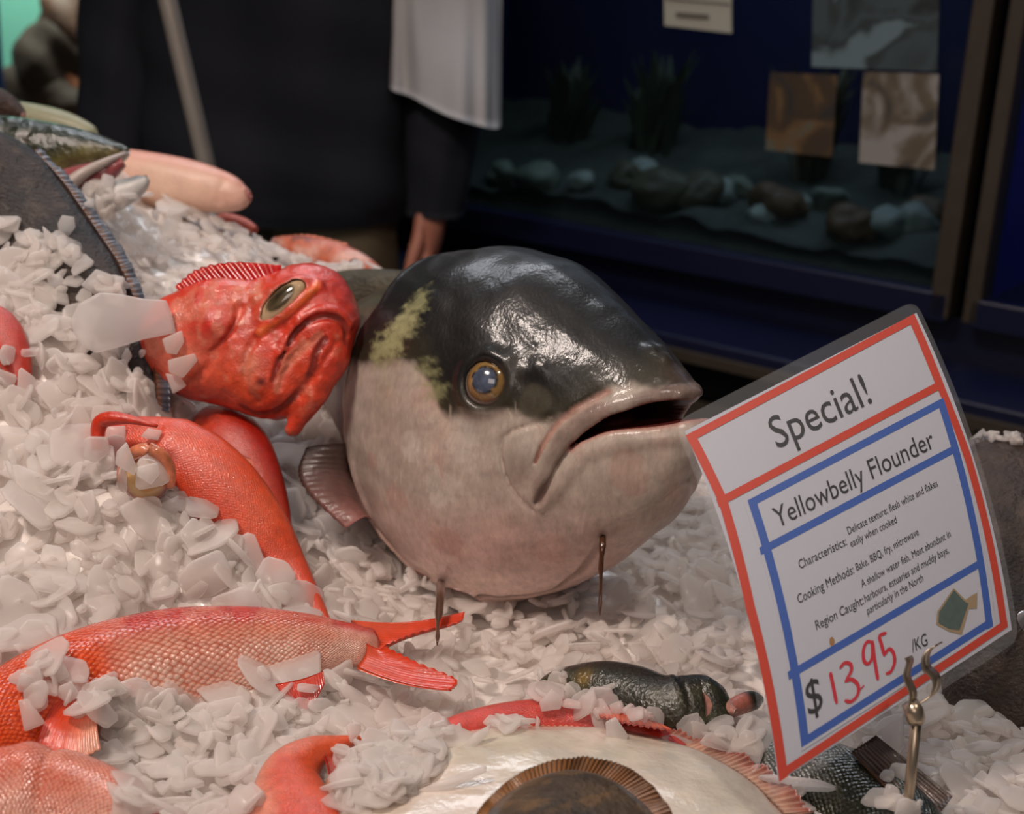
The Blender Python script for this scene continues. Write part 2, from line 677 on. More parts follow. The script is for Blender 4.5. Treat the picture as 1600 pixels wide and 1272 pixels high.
# ------------------------------------------------------------------ setting
X3, Y3, Z3 = np.eye(3)
setp(box('floor', (-3.2, -1.5, -0.05), X3 * 6.4, Y3 * 6.0, Z3 * 0.05, M_floor), kind='structure')
setp(box('wall_back', (-3.2, 4.5, 0), X3 * 6.4, Y3 * 0.1, Z3 * 3.0, M_wall), kind='structure')
setp(box('wall_left', (-3.3, -1.5, 0), X3 * 0.1, Y3 * 6.1, Z3 * 3.0, M_wall), kind='structure')
setp(box('wall_right', (3.2, -1.5, 0), X3 * 0.1, Y3 * 6.1, Z3 * 3.0, M_wall), kind='structure')
setp(box('ceiling', (-3.3, -1.5, 3.0), X3 * 6.6, Y3 * 6.1, Z3 * 0.05, M_wall), kind='structure')

# counter that carries the ice
t = thing('display_counter', 'steel fish counter under the bed of crushed ice', 'counter', (0, 0.95, 0))


def yb(x):
    return 1.3 - 0.357 * x                # rear edge of the counter runs at an angle


def slab(name, x0, x1, y0, inset, z0, z1, mat, parent):
    a = [(x0, y0), (x1, y0), (x1, yb(x1) - inset), (x0, yb(x0) - inset)]
    v = [(*p, z0) for p in a] + [(*p, z1) for p in a]
    f = [[0, 3, 2, 1], [4, 5, 6, 7]] + [[i, (i + 1) % 4, (i + 1) % 4 + 4, i + 4] for i in range(4)]
    return mesh_obj(name, v, f, mat, parent, False)


slab('cabinet', -0.80, 0.80, 0.36, 0.04, 0, 0.70, simple_mat('white_panel', L(190, 190, 190), 0.4), t)
slab('tray', -0.84, 0.84, 0.32, 0, 0.70, 0.725, M_steel, t)
ra_, rb_ = np.array([-0.84, yb(-0.84), 0.725]), np.array([0.84, yb(0.84), 0.725])
for c0, ex, ey in ((np.array([-0.84, 0.32, 0.725]), X3 * 1.68, Y3 * 0.015), (ra_ - Y3 * 0.016, rb_ - ra_, Y3 * 0.015),
                   (np.array([-0.84, 0.335, 0.725]), X3 * 0.015, Y3 * (yb(-.84) - .352)), (np.array([0.825, 0.335, 0.725]), X3 * 0.015, Y3 * (yb(.84) - .352))):
    box('rim', c0, ex, ey, Z3 * 0.03, M_steel, t, 0.003)

# aquaria along the back
M_frame = simple_mat('aged_metal_frame', L(70, 60, 50), 0.45, 0.3, noise=0.3, nscale=30)
M_navy = simple_mat('navy_panel', L(14, 18, 46), 0.35, noise=0.15, nscale=8)
M_bluewall = simple_mat('deep_blue_backing', L(12, 18, 70), 0.6, noise=0.35, nscale=4)
M_teal = simple_mat('pale_teal_backing', L(126, 190, 168), 0.6, noise=0.15, nscale=4)
M_glass = glass_mat('tank_glass', (0.03, 0.04, 0.05), 0.06, 0.02, (0.62, 0.68, 0.72))
M_gravel = simple_mat('tank_gravel', L(58, 64, 54), 0.7, noise=0.6, nscale=60, bump=0.8, bscale=90)
M_black = simple_mat('dark_rubber', L(14, 14, 15), 0.6)

TA = P(720, 322, 2.4)
TB = P(1490, 458, 1.93)
TB[2] = TA[2]
TE = nrm(TB - TA)                      # along the glass, to the right
TN = nrm(np.cross(Z3, TE))
if TN @ FW < 0:
    TN = -TN                           # into the tanks
TLEN = np.linalg.norm(TB - TA)


def rock(name, c, r, seed, mat, parent=None, squash=0.75, loc=None):
    n = 20
    th = np.linspace(0, np.pi, n)
    ph = np.linspace(0, 2 * np.pi, 2 * n, endpoint=False)
    TT, PP = np.meshgrid(th, ph, indexing='ij')
    d = np.stack([np.sin(TT) * np.cos(PP), np.sin(TT) * np.sin(PP), np.cos(TT)], -1).reshape(-1, 3)
    rr = r * (1 + 0.28 * smooth_noise(d, 2.2, seed))
    v = d * rr[:, None] * np.array([1, 1, squash]) + np.asarray(c)
    f = [tuple(dict.fromkeys(q)) for q in quad_grid(n, 2 * n, True).tolist()]
    return mesh_obj(name, v, f, mat, parent, True, loc=loc)


def weed(name, base, h, n, seed, mat, loc):
    """a bushy water plant of thin blades"""
    r = np.random.default_rng(seed)
    V, F = [], []
    for k in range(n):
        a = r.uniform(0, 6.28); lean = r.uniform(0.1, 0.5); hh = h * r.uniform(0.5, 1)
        s = np.linspace(0, 1, 7)[:, None]
        d = np.array([math.cos(a), math.sin(a), 0])
        p = base + d * lean * hh * s ** 1.6 + Z3 * hh * s + r.normal(size=3) * 0.012 * np.array([1, 1, 0])
        wv = np.array([-d[1], d[0], 0]) * 0.012
        wd = (np.sin(s * np.pi * 0.9 + 0.25)) * wv
        q = np.stack([p - wd, p + wd], 1).reshape(-1, 3)
        o = sum(len(x) for x in V)
        V.append(q)
        F += [[o + 2 * i, o + 2 * i + 1, o + 2 * i + 3, o + 2 * i + 2] for i in range(6)]
    return mesh_obj(name, np.vstack(V), F, mat, None, True, loc=loc)


def aquarium(name, label, a, length, depth, height, z0, backing):
    t = thing(name, label, 'aquarium', a - Z3 * 0)
    th = 0.02
    box('tank_floor', a - Z3 * 0.03, TE * length, TN * depth, Z3 * 0.03, M_navy, t)
    box('back_panel', a + TN * depth, TE * length, TN * th, Z3 * height, backing, t)
    box('side_panel', a - TE * 0.0, TE * 0.012, TN * depth, Z3 * height, backing, t)
    box('side_panel', a + TE * (length - 0.012), TE * 0.012, TN * depth, Z3 * height, backing, t)
    box('glass_pane', a + TE * 0.012 + TN * 0.005, TE * (length - 0.024), TN * 0.008, Z3 * height, M_glass, t)
    box('sill', a - Z3 * 0.035 - TN * 0.02, TE * length, TN * 0.03, Z3 * 0.04, M_navy, t, 0.003)
    return t


TH = 0.85
t_main = aquarium('aquarium', 'large dim blue aquarium with a stony bed behind the kingfish', TA - TE * 0.3, TLEN + 0.3, 0.5, TH, TA[2], M_bluewall)
for s in (0.0,):
    box('corner_post', TB - TN * 0.02 - TE * 0.025 - Z3 * 0.03, TE * 0.028, TN * 0.05, Z3 * (TH + 0.03), M_frame, t_main, 0.003)
t_right = aquarium('aquarium', 'bright blue aquarium cut by the right edge beyond the metal post', TB + TE * 0.03, 1.1, 0.5, TH, TA[2], simple_mat('vivid_blue_backing', L(22, 24, 128), 0.6, noise=0.2, nscale=4))
box('corner_post', TB + TE * 0.022 - TN * 0.02 - Z3 * 0.03, TE * 0.022, TN * 0.05, Z3 * (TH + 0.03), M_frame, t_right, 0.003)
# lamps inside the two hoods
area_lamp('tank_hood_lamp', TA + TE * 0.55 + TN * 0.3 + Z3 * (TH - 0.03), TA + TE * 0.55 + TN * 0.3, 1.2, 0.2, 3.0, (0.75, 0.85, 1.0), 160)
area_lamp('tank_hood_lamp', TB + TE * 0.5 + TN * 0.3 + Z3 * (TH - 0.03), TB + TE * 0.5 + TN * 0.3, 0.8, 0.2, 2.2, (0.6, 0.7, 1.0), 160)
box('hood', TA - TE * 0.3 - TN * 0.02 + Z3 * TH, TE * (TLEN + 0.3), TN * 0.54, Z3 * 0.08, M_navy, t_main)
box('hood', TB + TE * 0.03 - TN * 0.02 + Z3 * TH, TE * 1.1, TN * 0.54, Z3 * 0.08, M_navy, t_right)

# gravel, stones and weed in the main tank
nx, ny = 90, 26
gx, gy = np.meshgrid(np.linspace(0.02, TLEN + 0.27, nx), np.linspace(0.02, 0.49, ny), indexing='ij')
gp = (TA - TE * 0.3) + gx.reshape(-1, 1) * TE + gy.reshape(-1, 1) * TN
gz = 0.03 + 0.10 * (gy.ravel() / 0.5) + 0.014 * smooth_noise(gp, 30, 3)
gp = gp + gz[:, None] * Z3
low = gp.copy(); low[:, 2] = TA[2] + 0.001
gf = quad_grid(nx, ny)
edge = [i * ny for i in range(nx)] + [(nx - 1) * ny + j for j in range(1, ny)] + [i * ny + ny - 1 for i in range(nx - 2, -1, -1)] + [j for j in range(ny - 2, 0, -1)]
gff = gf.tolist() + (gf[:, ::-1] + nx * ny).tolist() + [[a, a + nx * ny, b + nx * ny, b] for a, b in zip(edge, edge[1:] + edge[:1])]
setp(mesh_obj('gravel', np.vstack([gp, low]), gff, M_gravel, loc=TA), 'greenish gravel covering the bed of the dim blue aquarium', 'gravel', kind='stuff')
M_stones = [simple_mat('tank_stone', L(*c), 0.6, noise=0.4, nscale=25, bump=0.4, bscale=60) for c in
            ((120, 130, 112), (84, 82, 60), (150, 160, 150), (104, 80, 52))]
stones = [(840, 318, .035, 0), (905, 316, .022, 2), (975, 330, .03, 1), (1000, 345, .028, 2), (1035, 325, .05, 1), (1092, 335, .042, 1), (1120, 352, .03, 2),
          (1150, 365, .026, 0), (1190, 372, .026, 2), (1215, 330, .045, 3), (1240, 380, .024, 2), (1290, 385, .03, 0), (1330, 360, .04, 3), (1370, 395, .034, 2), (1420, 400, .035, 2), (1440, 375, .035, 3), (780, 310, .024, 0)]


def on_bed(px, py, back):
    """point on the gravel seen near a pixel column, a given way in from the glass"""
    c = CAM; k = FW + (px - 800) / FPX * RT - (py - 636) / FPX * UP
    d = ((TA + TN * back - c) @ TN) / (k @ TN)
    q = c + d * k
    g = TA[2] + 0.03 + 0.10 * (back / 0.5)
    return np.array([q[0], q[1], g])


for i, (px, py, r, k) in enumerate(stones):
    c = on_bed(px, py, 0.07 + 0.03 * (i % 4))
    kinds = ['grey green', 'dark olive', 'pale', 'brown']
    where = ['left end', 'middle', 'right end'][0 if px < 960 else (1 if px < 1230 else 2)]
    setp(rock('aquarium_stone', c + Z3 * r * 0.4, r, 20 + i, M_stones[k], loc=c),
         f'{kinds[k]} stone on the gravel near the {where} of the dim blue aquarium', 'stone', f'{kinds[k]} stones, {where} of the dim blue aquarium')
M_weed = simple_mat('water_weed', L(54, 66, 40), 0.6, noise=0.3)
M_weed2 = simple_mat('dull_water_weed', L(74, 70, 44), 0.6, noise=0.3)
for i, (px, h, m, lab) in enumerate([(880, .16, M_weed, 'low green water weed at the left end of the dim blue aquarium'), (1010, .2, M_weed, 'bushy green water weed left of centre in the dim blue aquarium'),
                                     (1260, .2, M_weed2, 'olive water weed below the pictures taped on the aquarium glass'), (1390, .17, M_weed, 'green water weed at the right end of the dim blue aquarium')]):
    c = on_bed(px, 330, 0.3)
    setp(weed('water_weed', c - Z3 * 0.015, h, 60, 50 + i, m, c), lab, 'water plant')

# ledge and lower row of tubs in front of the aquaria
OFF = 0.17
ca = TA - TN * OFF - TE * 0.35
ZL = TA[2] - 0.09
stand = thing('aquarium_stand', 'dark stand under the blue aquaria with a brownish front rail', 'stand', (ca[0], ca[1], 0))
LL = TLEN + 1.55
box('top_board', ca + Z3 * (ZL - 0.02 - ca[2]), TE * LL, TN * 0.75, Z3 * 0.02, M_navy, stand, 0.003)
box('upper_rail', ca - TN * 0.012 + Z3 * (ZL - 0.03 - ca[2]), TE * LL, TN * 0.014, Z3 * 0.014, M_frame, stand)
box('lower_rail', ca - TN * 0.012 + Z3 * (ZL - 0.115 - ca[2]), TE * LL, TN * 0.014, Z3 * 0.03, M_frame, stand)
box('base_panel', ca + TN * 0.1 + Z3 * (0.0 - ca[2]), TE * LL, TN * 0.62, Z3 * (ZL - 0.02), M_black, stand)
box('bottom_board', ca + Z3 * (ZL - 0.13 - ca[2]), TE * LL, TN * 0.1, Z3 * 0.015, M_black, stand)
for k in range(6):
    box('upright', ca - TN * 0.010 + TE * (0.35 + 0.47 * k) + Z3 * (0 - ca[2]), TE * 0.022, TN * 0.02, Z3 * (ZL - 0.02), M_frame, stand)
box('support', ca + TN * 0.2 + Z3 * (ZL - ca[2]), TE * LL, TN * 0.5, Z3 * (0.09 - 0.035), M_navy, stand)
M_tub = [simple_mat('tub_plastic', L(*c), 0.4, noise=0.3, nscale=12) for c in ((60, 52, 40), (44, 46, 44))]

# papers stuck to the glass
M_paper = simple_mat('notice_paper', L(178, 174, 160), 0.6)
M_inkgrey = simple_mat('faded_ink', L(96, 92, 84), 0.7)


def photo_mat(name, cols, scale):
    m, nt, b = new_mat(name)
    tc = nt.nodes.new('ShaderNodeTexCoord')
    n = nt.nodes.new('ShaderNodeTexNoise')
    n.inputs['Scale'].default_value = scale
    n.inputs['Detail'].default_value = 3
    n.inputs['Distortion'].default_value = 1.2
    nt.links.new(tc.outputs['Object'], n.inputs['Vector'])
    r = nt.nodes.new('ShaderNodeValToRGB')
    r.color_ramp.interpolation = 'EASE'
    el = r.color_ramp.elements
    for i, (p, c) in enumerate(cols):
        e = el[i] if i < 2 else el.new(p)
        e.position = p
        e.color = (*L(*c), 1)
    nt.links.new(n.outputs['Fac'], r.inputs[0])
    nt.links.new(r.outputs[0], b.inputs['Base Color'])
    b.inputs['Roughness'].default_value = 0.5
    return m


def on_glass(px, py, off=-0.004):
    k = FW + (px - 800) / FPX * RT - (py - 636) / FPX * UP
    d = ((TA + TN * off - CAM) @ TN) / (k @ TN)
    return CAM + d * k


def paper_on_glass(name, label, cat, quad, mat, off=-0.004):
    """quad: photo pixels TL TR BR BL"""
    q = np.array([on_glass(x, y, off) for x, y in quad])
    v = np.vstack([q, q + TN * 0.002])
    f = [[0, 1, 2, 3], [7, 6, 5, 4]] + [[i, i + 4, (i + 1) % 4 + 4, (i + 1) % 4] for i in range(4)]
    return setp(mesh_obj(name, v, f, mat, None, False, loc=q.mean(0)), label, cat)


nt_ = paper_on_glass('price_notice', 'small white price notice stuck high on the blue aquarium glass', 'notice', [(1036, -70), (1142, -62), (1143, 52), (1038, 40)], M_paper)
for quad in ([(1056, 19), (1107, 23), (1107, 31), (1056, 27)], [(1040, -3), (1140, 5), (1140, 8), (1040, 0)]):
    q = np.array([on_glass(x, y, -0.0055) for x, y in quad]); v = np.vstack([q, q + TN * 0.001])
    mesh_obj('printed_line', v, [[0, 1, 2, 3], [7, 6, 5, 4]] + [[i, i + 4, (i + 1) % 4 + 4, (i + 1) % 4] for i in range(4)], M_inkgrey, nt_, False)
paper_on_glass('fish_picture', 'brown and ochre picture taped on the blue aquarium glass', 'picture', [(1203, 113), (1308, 118), (1300, 246), (1196, 234)],
               photo_mat('brown_print', [(0.35, (50, 46, 44)), (0.6, (104, 80, 52)), (0.5, (70, 54, 38)), (0.7, (92, 94, 84))], 14))
paper_on_glass('fish_picture', 'greyish white picture nearest the metal post on the aquarium glass', 'picture', [(1349, 112), (1467, 116), (1460, 266), (1342, 254)],
               photo_mat('grey_print', [(0.36, (70, 66, 62)), (0.62, (150, 144, 140)), (0.46, (100, 88, 72)), (0.54, (126, 120, 112))], 16))
paper_on_glass('fish_poster', 'large dull blue grey poster above the two taped pictures', 'poster', [(1272, -90), (1470, -78), (1464, 112), (1268, 104)],
               photo_mat('blue_grey_print', [(0.35, (34, 38, 40)), (0.62, (104, 122, 128)), (0.5, (64, 76, 80)), (0.56, (46, 54, 56))], 8), -0.003)

# pale teal reef tank far left
ra = P(-220, 150, 3.0); ra[2] = 0.72
t_reef = thing('reef_aquarium', 'pale teal aquarium with brown coral at the top left behind the counter', 'aquarium', ra)
W_, D_ = 0.80, 0.45
box('tank_floor', ra - Z3 * 0.03, X3 * W_, Y3 * D_, Z3 * 0.03, M_navy, t_reef)
box('back_panel', ra + Y3 * D_, X3 * W_, Y3 * 0.02, Z3 * 0.9, M_teal, t_reef)
box('side_panel', ra, X3 * 0.012, Y3 * D_, Z3 * 0.9, M_navy, t_reef)
box('side_panel', ra + X3 * (W_ - 0.012), X3 * 0.012, Y3 * D_, Z3 * 0.9, M_navy, t_reef)
box('glass_pane', ra + X3 * 0.012 + Y3 * 0.005, X3 * (W_ - 0.024), Y3 * 0.008, Z3 * 0.9, glass_mat('clear_tank_glass', (0.03, 0.04, 0.05), 0.06, 0.02, (0.9, 0.95, 0.93)), t_reef)
q0 = P(2, 100, 2.98)
box('blue_post', np.array([q0[0] - 0.045, ra[1] - 0.02, 0.69]), X3 * 0.05, Y3 * 0.02, Z3 * 0.52, simple_mat('blue_plastic', L(20, 48, 92), 0.5), t_reef)
box('hood', ra + Z3 * 0.9 - Y3 * 0.02, X3 * W_, Y3 * (D_ + 0.04), Z3 * 0.06, M_navy, t_reef)
box('stand', np.array([ra[0], ra[1], 0.0]), X3 * W_, Y3 * D_, Z3 * 0.69, M_black, t_reef)
area_lamp('tank_hood_lamp', ra + X3 * W_ / 2 + Y3 * 0.22 + Z3 * 0.87, ra + X3 * W_ / 2 + Y3 * 0.34, 0.7, 0.1, 14.0, (0.9, 1.0, 0.95), 160)
M_coral = [simple_mat('brown_coral', L(92, 50, 24), 0.7, noise=0.6, nscale=14, bump=0.8, bscale=50), simple_mat('orange_coral', L(150, 72, 26), 0.7, noise=0.6, nscale=16, bump=0.8, bscale=50),
           simple_mat('dark_reef_rock', L(62, 38, 22), 0.8, noise=0.5, nscale=14, bump=0.8, bscale=50)]
for i, (px, py, r, k, lab) in enumerate([(95, 120, .10, 2, 'dark reef rock in the middle of the teal aquarium'), (120, 175, .085, 1, 'orange coral low in the teal aquarium beside the person'),
                                         (130, 50, .085, 0, 'brown coral high in the teal aquarium beside the person'), (45, 185, .08, 0, 'brown coral low at the left of the teal aquarium'), (100, 85, .05, 1, 'small rust coral on the reef rock in the teal aquarium')]):
    c = P(px, py, 3.12); 
    b_ = np.array([c[0], c[1], 0.722])
    setp(rock('reef_coral', c, r, 70 + i, M_coral[k], squash=1.1, loc=c), lab, 'coral')
c = P(80, 200, 3.14)
setp(rock('reef_rock', (c[0], c[1], 0.80), 0.16, 90, M_coral[2], squash=0.62, loc=(c[0], c[1], 0.72)), 'broad dark rock base under the corals of the teal aquarium', 'rock')

# ------------------------------------------------------------------ the ice bed
ICE_PTS = [(0, 1272, .69), (400, 1272, .70), (800, 1272, .705), (1200, 1272, .715), (1600, 1272, .735), (-200, 1272, .68),
           (0, 1000, .765), (250, 920, .835), (60, 800, .845), (100, 650, .905), (60, 500, .945), (0, 420, .97), (150, 560, .935), (250, 650, .955), (-150, 600, .92), (-150, 900, .80),
           (620, 1100, .81), (600, 1000, .875), (720, 1010, .885), (850, 965, .93), (950, 905, .98), (1050, 825, 1.05), (1000, 1000, .895), (850, 1150, .785), (1150, 1050, .865),
           (1300, 1150, .80), (1500, 1200, .785), (1700, 1100, .85), (1100, 900, .98),
           (480, 700, 1.06), (460, 790, 1.0), (500, 860, .96), (430, 650, 1.08),
           (200, 300, 1.30), (300, 335, 1.30), (400, 378, 1.30), (250, 400, 1.18), (480, 412, 1.26), (600, 432, 1.23), (225, 440, 1.12), (60, 300, 1.12), (-100, 300, 1.1), (0, 200, 1.2),
           (1560, 800, 1.08), (1450, 900, 1.0),
           (250, 1140, .762), (350, 1120, .772), (420, 1092, .788), (160, 1160, .748), (520, 1120, .79),
           (190, 800, .85), (285, 860, .842), (360, 915, .838), (240, 775, .858)]
ICE_XYZ = [P(*a) for a in ICE_PTS] + [np.array(a) for a in
           [(-0.8, 1.56, .76), (-0.55, 1.48, .80), (-0.33, 1.40, .86), (-0.12, 1.325, .80), (0.0, 1.28, .755), (0.12, 1.23, .75), (0.3, 1.16, .75), (0.8, 0.98, .75), (0.8, 0.5, .755), (0.4, 0.36, .76), (0, 0.36, .76),
            (-0.4, 0.36, .76), (-0.8, 0.36, .76), (-0.8, 0.8, .80), (-0.8, 1.1, .82), (0.45, 1.0, .77)]]
ICE_XYZ = np.array(ICE_XYZ)


def _tps(r2):
    return 0.5 * r2 * np.log(r2 + 1e-9)


_n = len(ICE_XYZ)
_D2 = ((ICE_XYZ[:, None, :2] - ICE_XYZ[None, :, :2]) ** 2).sum(-1)
_A = np.zeros((_n + 3, _n + 3))
_A[:_n, :_n] = _tps(_D2) + np.eye(_n) * 2e-4
_A[:_n, _n] = 1; _A[:_n, _n + 1:] = ICE_XYZ[:, :2]
_A[_n:, :_n] = _A[:_n, _n:].T
_W = np.linalg.solve(_A, np.concatenate([ICE_XYZ[:, 2], np.zeros(3)]))


def ice_z(xy):
    xy = np.atleast_2d(xy)
    out = np.empty(len(xy))
    for s in range(0, len(xy), 20000):
        q = xy[s:s + 20000]
        d2 = ((q[:, None] - ICE_XYZ[None, :, :2]) ** 2).sum(-1)
        out[s:s + 20000] = _tps(d2) @ _W[:_n] + _W[_n] + q @ _W[_n + 1:]
    return np.clip(out, 0.74, 1.06)


M_icebase = simple_mat('packed_ice', L(222, 214, 208), 0.35, coat=0.3, noise=0.08, nscale=60, bump=0.6, bscale=120)
nx, ny = 300, 220
xs, ks = np.linspace(-0.82, 0.82, nx), np.linspace(0, 1, ny)
gx, gk = np.meshgrid(xs, ks, indexing='ij')
gy = 0.34 + (yb(gx) - 0.02 - 0.34) * gk
xy = np.stack([gx.ravel(), gy.ravel()], 1)
zz = ice_z(xy) - 0.011
p3 = np.column_stack([xy, zz])
zz = zz + 0.003 * smooth_noise(p3, 160, 5) + 0.0015 * smooth_noise(p3, 420, 6)
edge_d = np.minimum.reduce([xy[:, 0] + 0.82, 0.82 - xy[:, 0], xy[:, 1] - 0.34, yb(xy[:, 0]) - 0.02 - xy[:, 1]])
zz = np.where(edge_d < 0.05, np.minimum(zz, 0.735 + edge_d * 3.0), zz)
top = np.column_stack([xy, zz]); bot = np.column_stack([xy, np.full(len(xy), 0.7255)])
f = quad_grid(nx, ny)
edge = [i * ny for i in range(nx)] + [(nx - 1) * ny + j for j in range(1, ny)] + [i * ny + ny - 1 for i in range(nx - 2, -1, -1)] + [j for j in range(ny - 2, 0, -1)]
N_ = nx * ny
ff = f.tolist() + (f[:, ::-1] + N_).tolist() + [[a, a + N_, b + N_, b] for a, b in zip(edge, edge[1:] + edge[:1])]
setp(mesh_obj('packed_ice', np.vstack([top, bot]), ff, M_icebase, loc=(0, 0.9, 0.7255)), 'packed crushed ice filling the counter under all the fish', 'ice', kind='stuff')
# ------------------------------------------------------------------ the big kingfish head
def kingfish():
    LK = 0.2548
    yaw, tau, rho = math.radians(44.93), math.radians(8.55), math.radians(-5.58)
    Xf = math.cos(yaw) * X3 - math.sin(yaw) * Y3
    Xf = math.cos(tau) * Xf + math.sin(tau) * Z3
    Yf = nrm(np.cross(Z3, Xf)); Zf = np.cross(Xf, Yf)
    Yr = math.cos(rho) * Yf + math.sin(rho) * Zf
    Zr = -math.sin(rho) * Yf + math.cos(rho) * Zf
    O = P(1102.05, 700.37, 0.84)
    A = np.array([Xf, Yr, Zr])
    S = np.array([0, .03, .1, .2, .32, .5, .7, .88, 1.03, 1.15, 1.3, 1.5])
    TOP = np.array([0., .082, .178, .247, .326, .417, .444, .422, .369, .335, .28, .20])
    BOT = np.array([0., -.051, -.189, -.27, -.358, -.46, -.515, -.469, -.387, -.25, -.12, -.04])
    WID = np.array([0., .064, .118, .17, .227, .294, .329, .309, .268, .225, .16, .10])
    qs = np.linspace(0, math.sqrt(1.5), 900)

    def prof(V):
        v = np.interp(qs, np.sqrt(S), V)
        k = np.hanning(61); k /= k.sum()
        vp = np.concatenate([-v[30:0:-1], v, v[-1] + (v[-1] - v[-2:-32:-1])])
        return np.convolve(vp, k, 'valid')

    pT, pB, pW = prof(TOP), prof(BOT), prof(WID)

    def base(p):
        s = -p[:, 0] / LK
        q = np.sqrt(np.clip(s, 0, 1.5))
        T = np.interp(q, qs, pT); B = np.interp(q, qs, pB); W = np.interp(q, qs, pW)
        c = (T + B) / 2; h = np.maximum((T - B) / 2, 1e-3); W = np.maximum(W, 1e-3)
        y = np.abs(p[:, 1]) / LK; z = p[:, 2] / LK - c
        r = ((y / W) ** 2.2 + (np.abs(z) / h) ** 2.2) ** (1 / 2.2)
        d = (r - 1) * np.minimum(W, h)
        d = np.maximum(d, -s) if False else np.where(s < 0, np.sqrt(y * y + z * z + s * s) , d)
        d = np.where(s > 1.45, np.maximum(d, (s - 1.45)), d)
        return d * LK * 0.8

    sc = Sculpt(O, A, base, (-0.375, -0.095, -0.145), (0.012, 0.095, 0.13), 0.0016, band=0.03)
    px = 0.86 / FPX

    def H(pts, sink=0.0):
        q = sc.hits(pts, sink)
        q[:, 1] = -np.abs(q[:, 1])
        return q

    # mouth gape, lips, jaw plate and gill edge, found on the near flank and mirrored to the other
    gape = [(893, 698, 2), (905, 689, 4), (921, 679, 7), (954, 663, 12), (992, 655, 16), (1029, 648, 18), (1062, 643, 17), (1088, 640, 14), (1100, 637, 11)]
    g = refine(gape, 26)
    gp = H(g[:, :2]); gr = g[:, 2] * px
    crease = H(refine([(897, 695), (878, 718), (864, 742), (850, 768), (840, 786)], 14))
    lip = np.array([(840, 780, 8), (848, 745, 12), (866, 708, 15), (893, 674, 15), (930, 648, 14), (972, 633, 12), (1018, 621, 12), (1055, 615, 12), (1086, 616, 11)])
    lp = refine(lip, 30); lpp = H(lp[:, :2], 0.003); lpr = lp[:, 2] * px
    lowl = np.array([(846, 790, 7), (868, 768, 9), (888, 738, 10), (912, 712, 11), (945, 698, 11), (990, 690, 10), (1040, 686, 10), (1075, 682, 10)])
    ll = refine(lowl, 26); llp = H(ll[:, :2], 0.003); llr = ll[:, 2] * px
    upg = H(refine([(838, 722), (852, 690), (876, 658), (908, 632), (950, 612)], 20))
    plate = H(refine([(831, 798), (812, 780), (795, 755), (784, 722), (781, 700), (788, 684), (806, 672), (832, 664), (862, 652)], 20))
    rim = H(refine([(594, 474), (568, 508), (552, 546), (542, 594), (538, 644), (542, 694), (552, 742), (569, 790), (598, 842), (640, 885), (692, 913), (735, 924)], 30))
    throat = H(refine([(688, 918), (740, 928), (800, 933), (850, 928), (895, 905), (925, 872), (944, 838)], 22))
    chin = H(refine([(944, 838), (990, 812), (1040, 780), (1080, 745)], 14))
    preop = H(refine([(622, 650), (618, 700), (622, 760), (640, 820)], 14))
    eyeP = H([(757, 598)])[0]
    knobs = H([(797, 562), (816, 580), (842, 574), (770, 553)])
    nost = H([(1043, 560), (1020, 546)])
    # gill edge as station over height
    zr = rim[:, 2]; sr = -rim[:, 0]
    od = np.argsort(zr)

    # outward normal at the eye
    e = 1e-3
    en = np.array([base((eyeP + e * d)[None])[0] - base((eyeP - e * d)[None])[0] for d in np.eye(3)])
    en = en / np.linalg.norm(en)
    RE = 0.0178
    eyeC = eyeP - en * (RE - 0.0052)

    def field(p, b):
        q = p.copy(); q[:, 1] = -np.abs(q[:, 1])
        f = b.copy()
        # behind the gill edge the body is slimmer, so the cover stands proud of it
        se = np.interp(q[:, 2], zr[od], sr[od])
        back = sstep(0.0, 0.0035, -q[:, 0] - se)
        f = f + 0.004 * back
        f = f - 0.0013 * np.exp(-((-q[:, 0] - se + 0.002) / 0.003) ** 2)
        f = smin(f, chain_sdf(q, rim[8:], 0.0016), 0.0012)
        # jaw plate slightly raised, lips
        f = smin(f, chain_sdf(q, lpp, lpr), 0.003)
        f = smin(f, chain_sdf(q, llp, llr), 0.005)
        f = f - 0.0035 * np.exp(-(np.linalg.norm(q - H([(812, 715)])[0], axis=1) / 0.014) ** 2)
        # grooves
        for ch, r, k in ((crease, 0.0019, 0.002), (upg, 0.0016, 0.0024), (plate, 0.0011, 0.0022), (throat, 0.0016, 0.003), (chin, 0.0008, 0.003), (preop, 0.0002, 0.002)):
            f = smax(f, -chain_sdf(q, ch, r), k)
        # mouth cavity: every gape point swept inwards
        inner = gp * np.array([1, 0.12, 1]) + np.array([-0.045, 0, -0.004])
        cav = np.full(len(q), 1e3)
        for i in range(len(gp)):
            cav = np.minimum(cav, chain_sdf(q, np.array([gp[i] + (gp[i] - inner[i]) * 0.25, inner[i]]), np.array([gr[i], gr[i] * 0.9 + 0.002])))
        f = smax(f, -cav, 0.0025)
        # eye socket with a raised lid
        de = np.linalg.norm(q - eyeC, axis=1)
        along = (q - eyeP) @ en
        rad = np.linalg.norm(q - eyeP - along[:, None] * en, axis=1)
        f = f - 0.0022 * np.exp(-((rad - 0.0178) / 0.0042) ** 2)
        f = smax(f, -(de - RE - 0.0002), 0.0015)
        for kn, kr in zip(knobs, (0.006, 0.005, 0.007, 0.005)):
            f = f - 0.0018 * np.exp(-(np.linalg.norm(q - kn, axis=1) / kr) ** 2)
        # nostril bumps, skin unevenness
        for k_ in nost:
            f = f - 0.0022 * np.exp(-(np.linalg.norm(q - k_, axis=1) / 0.005) ** 2)
        f = f + 0.0008 * smooth_noise(q, 70, 11)
        return f

    V, F = sc.mesh(field)
    q = V.copy(); q[:, 1] = -np.abs(q[:, 1])
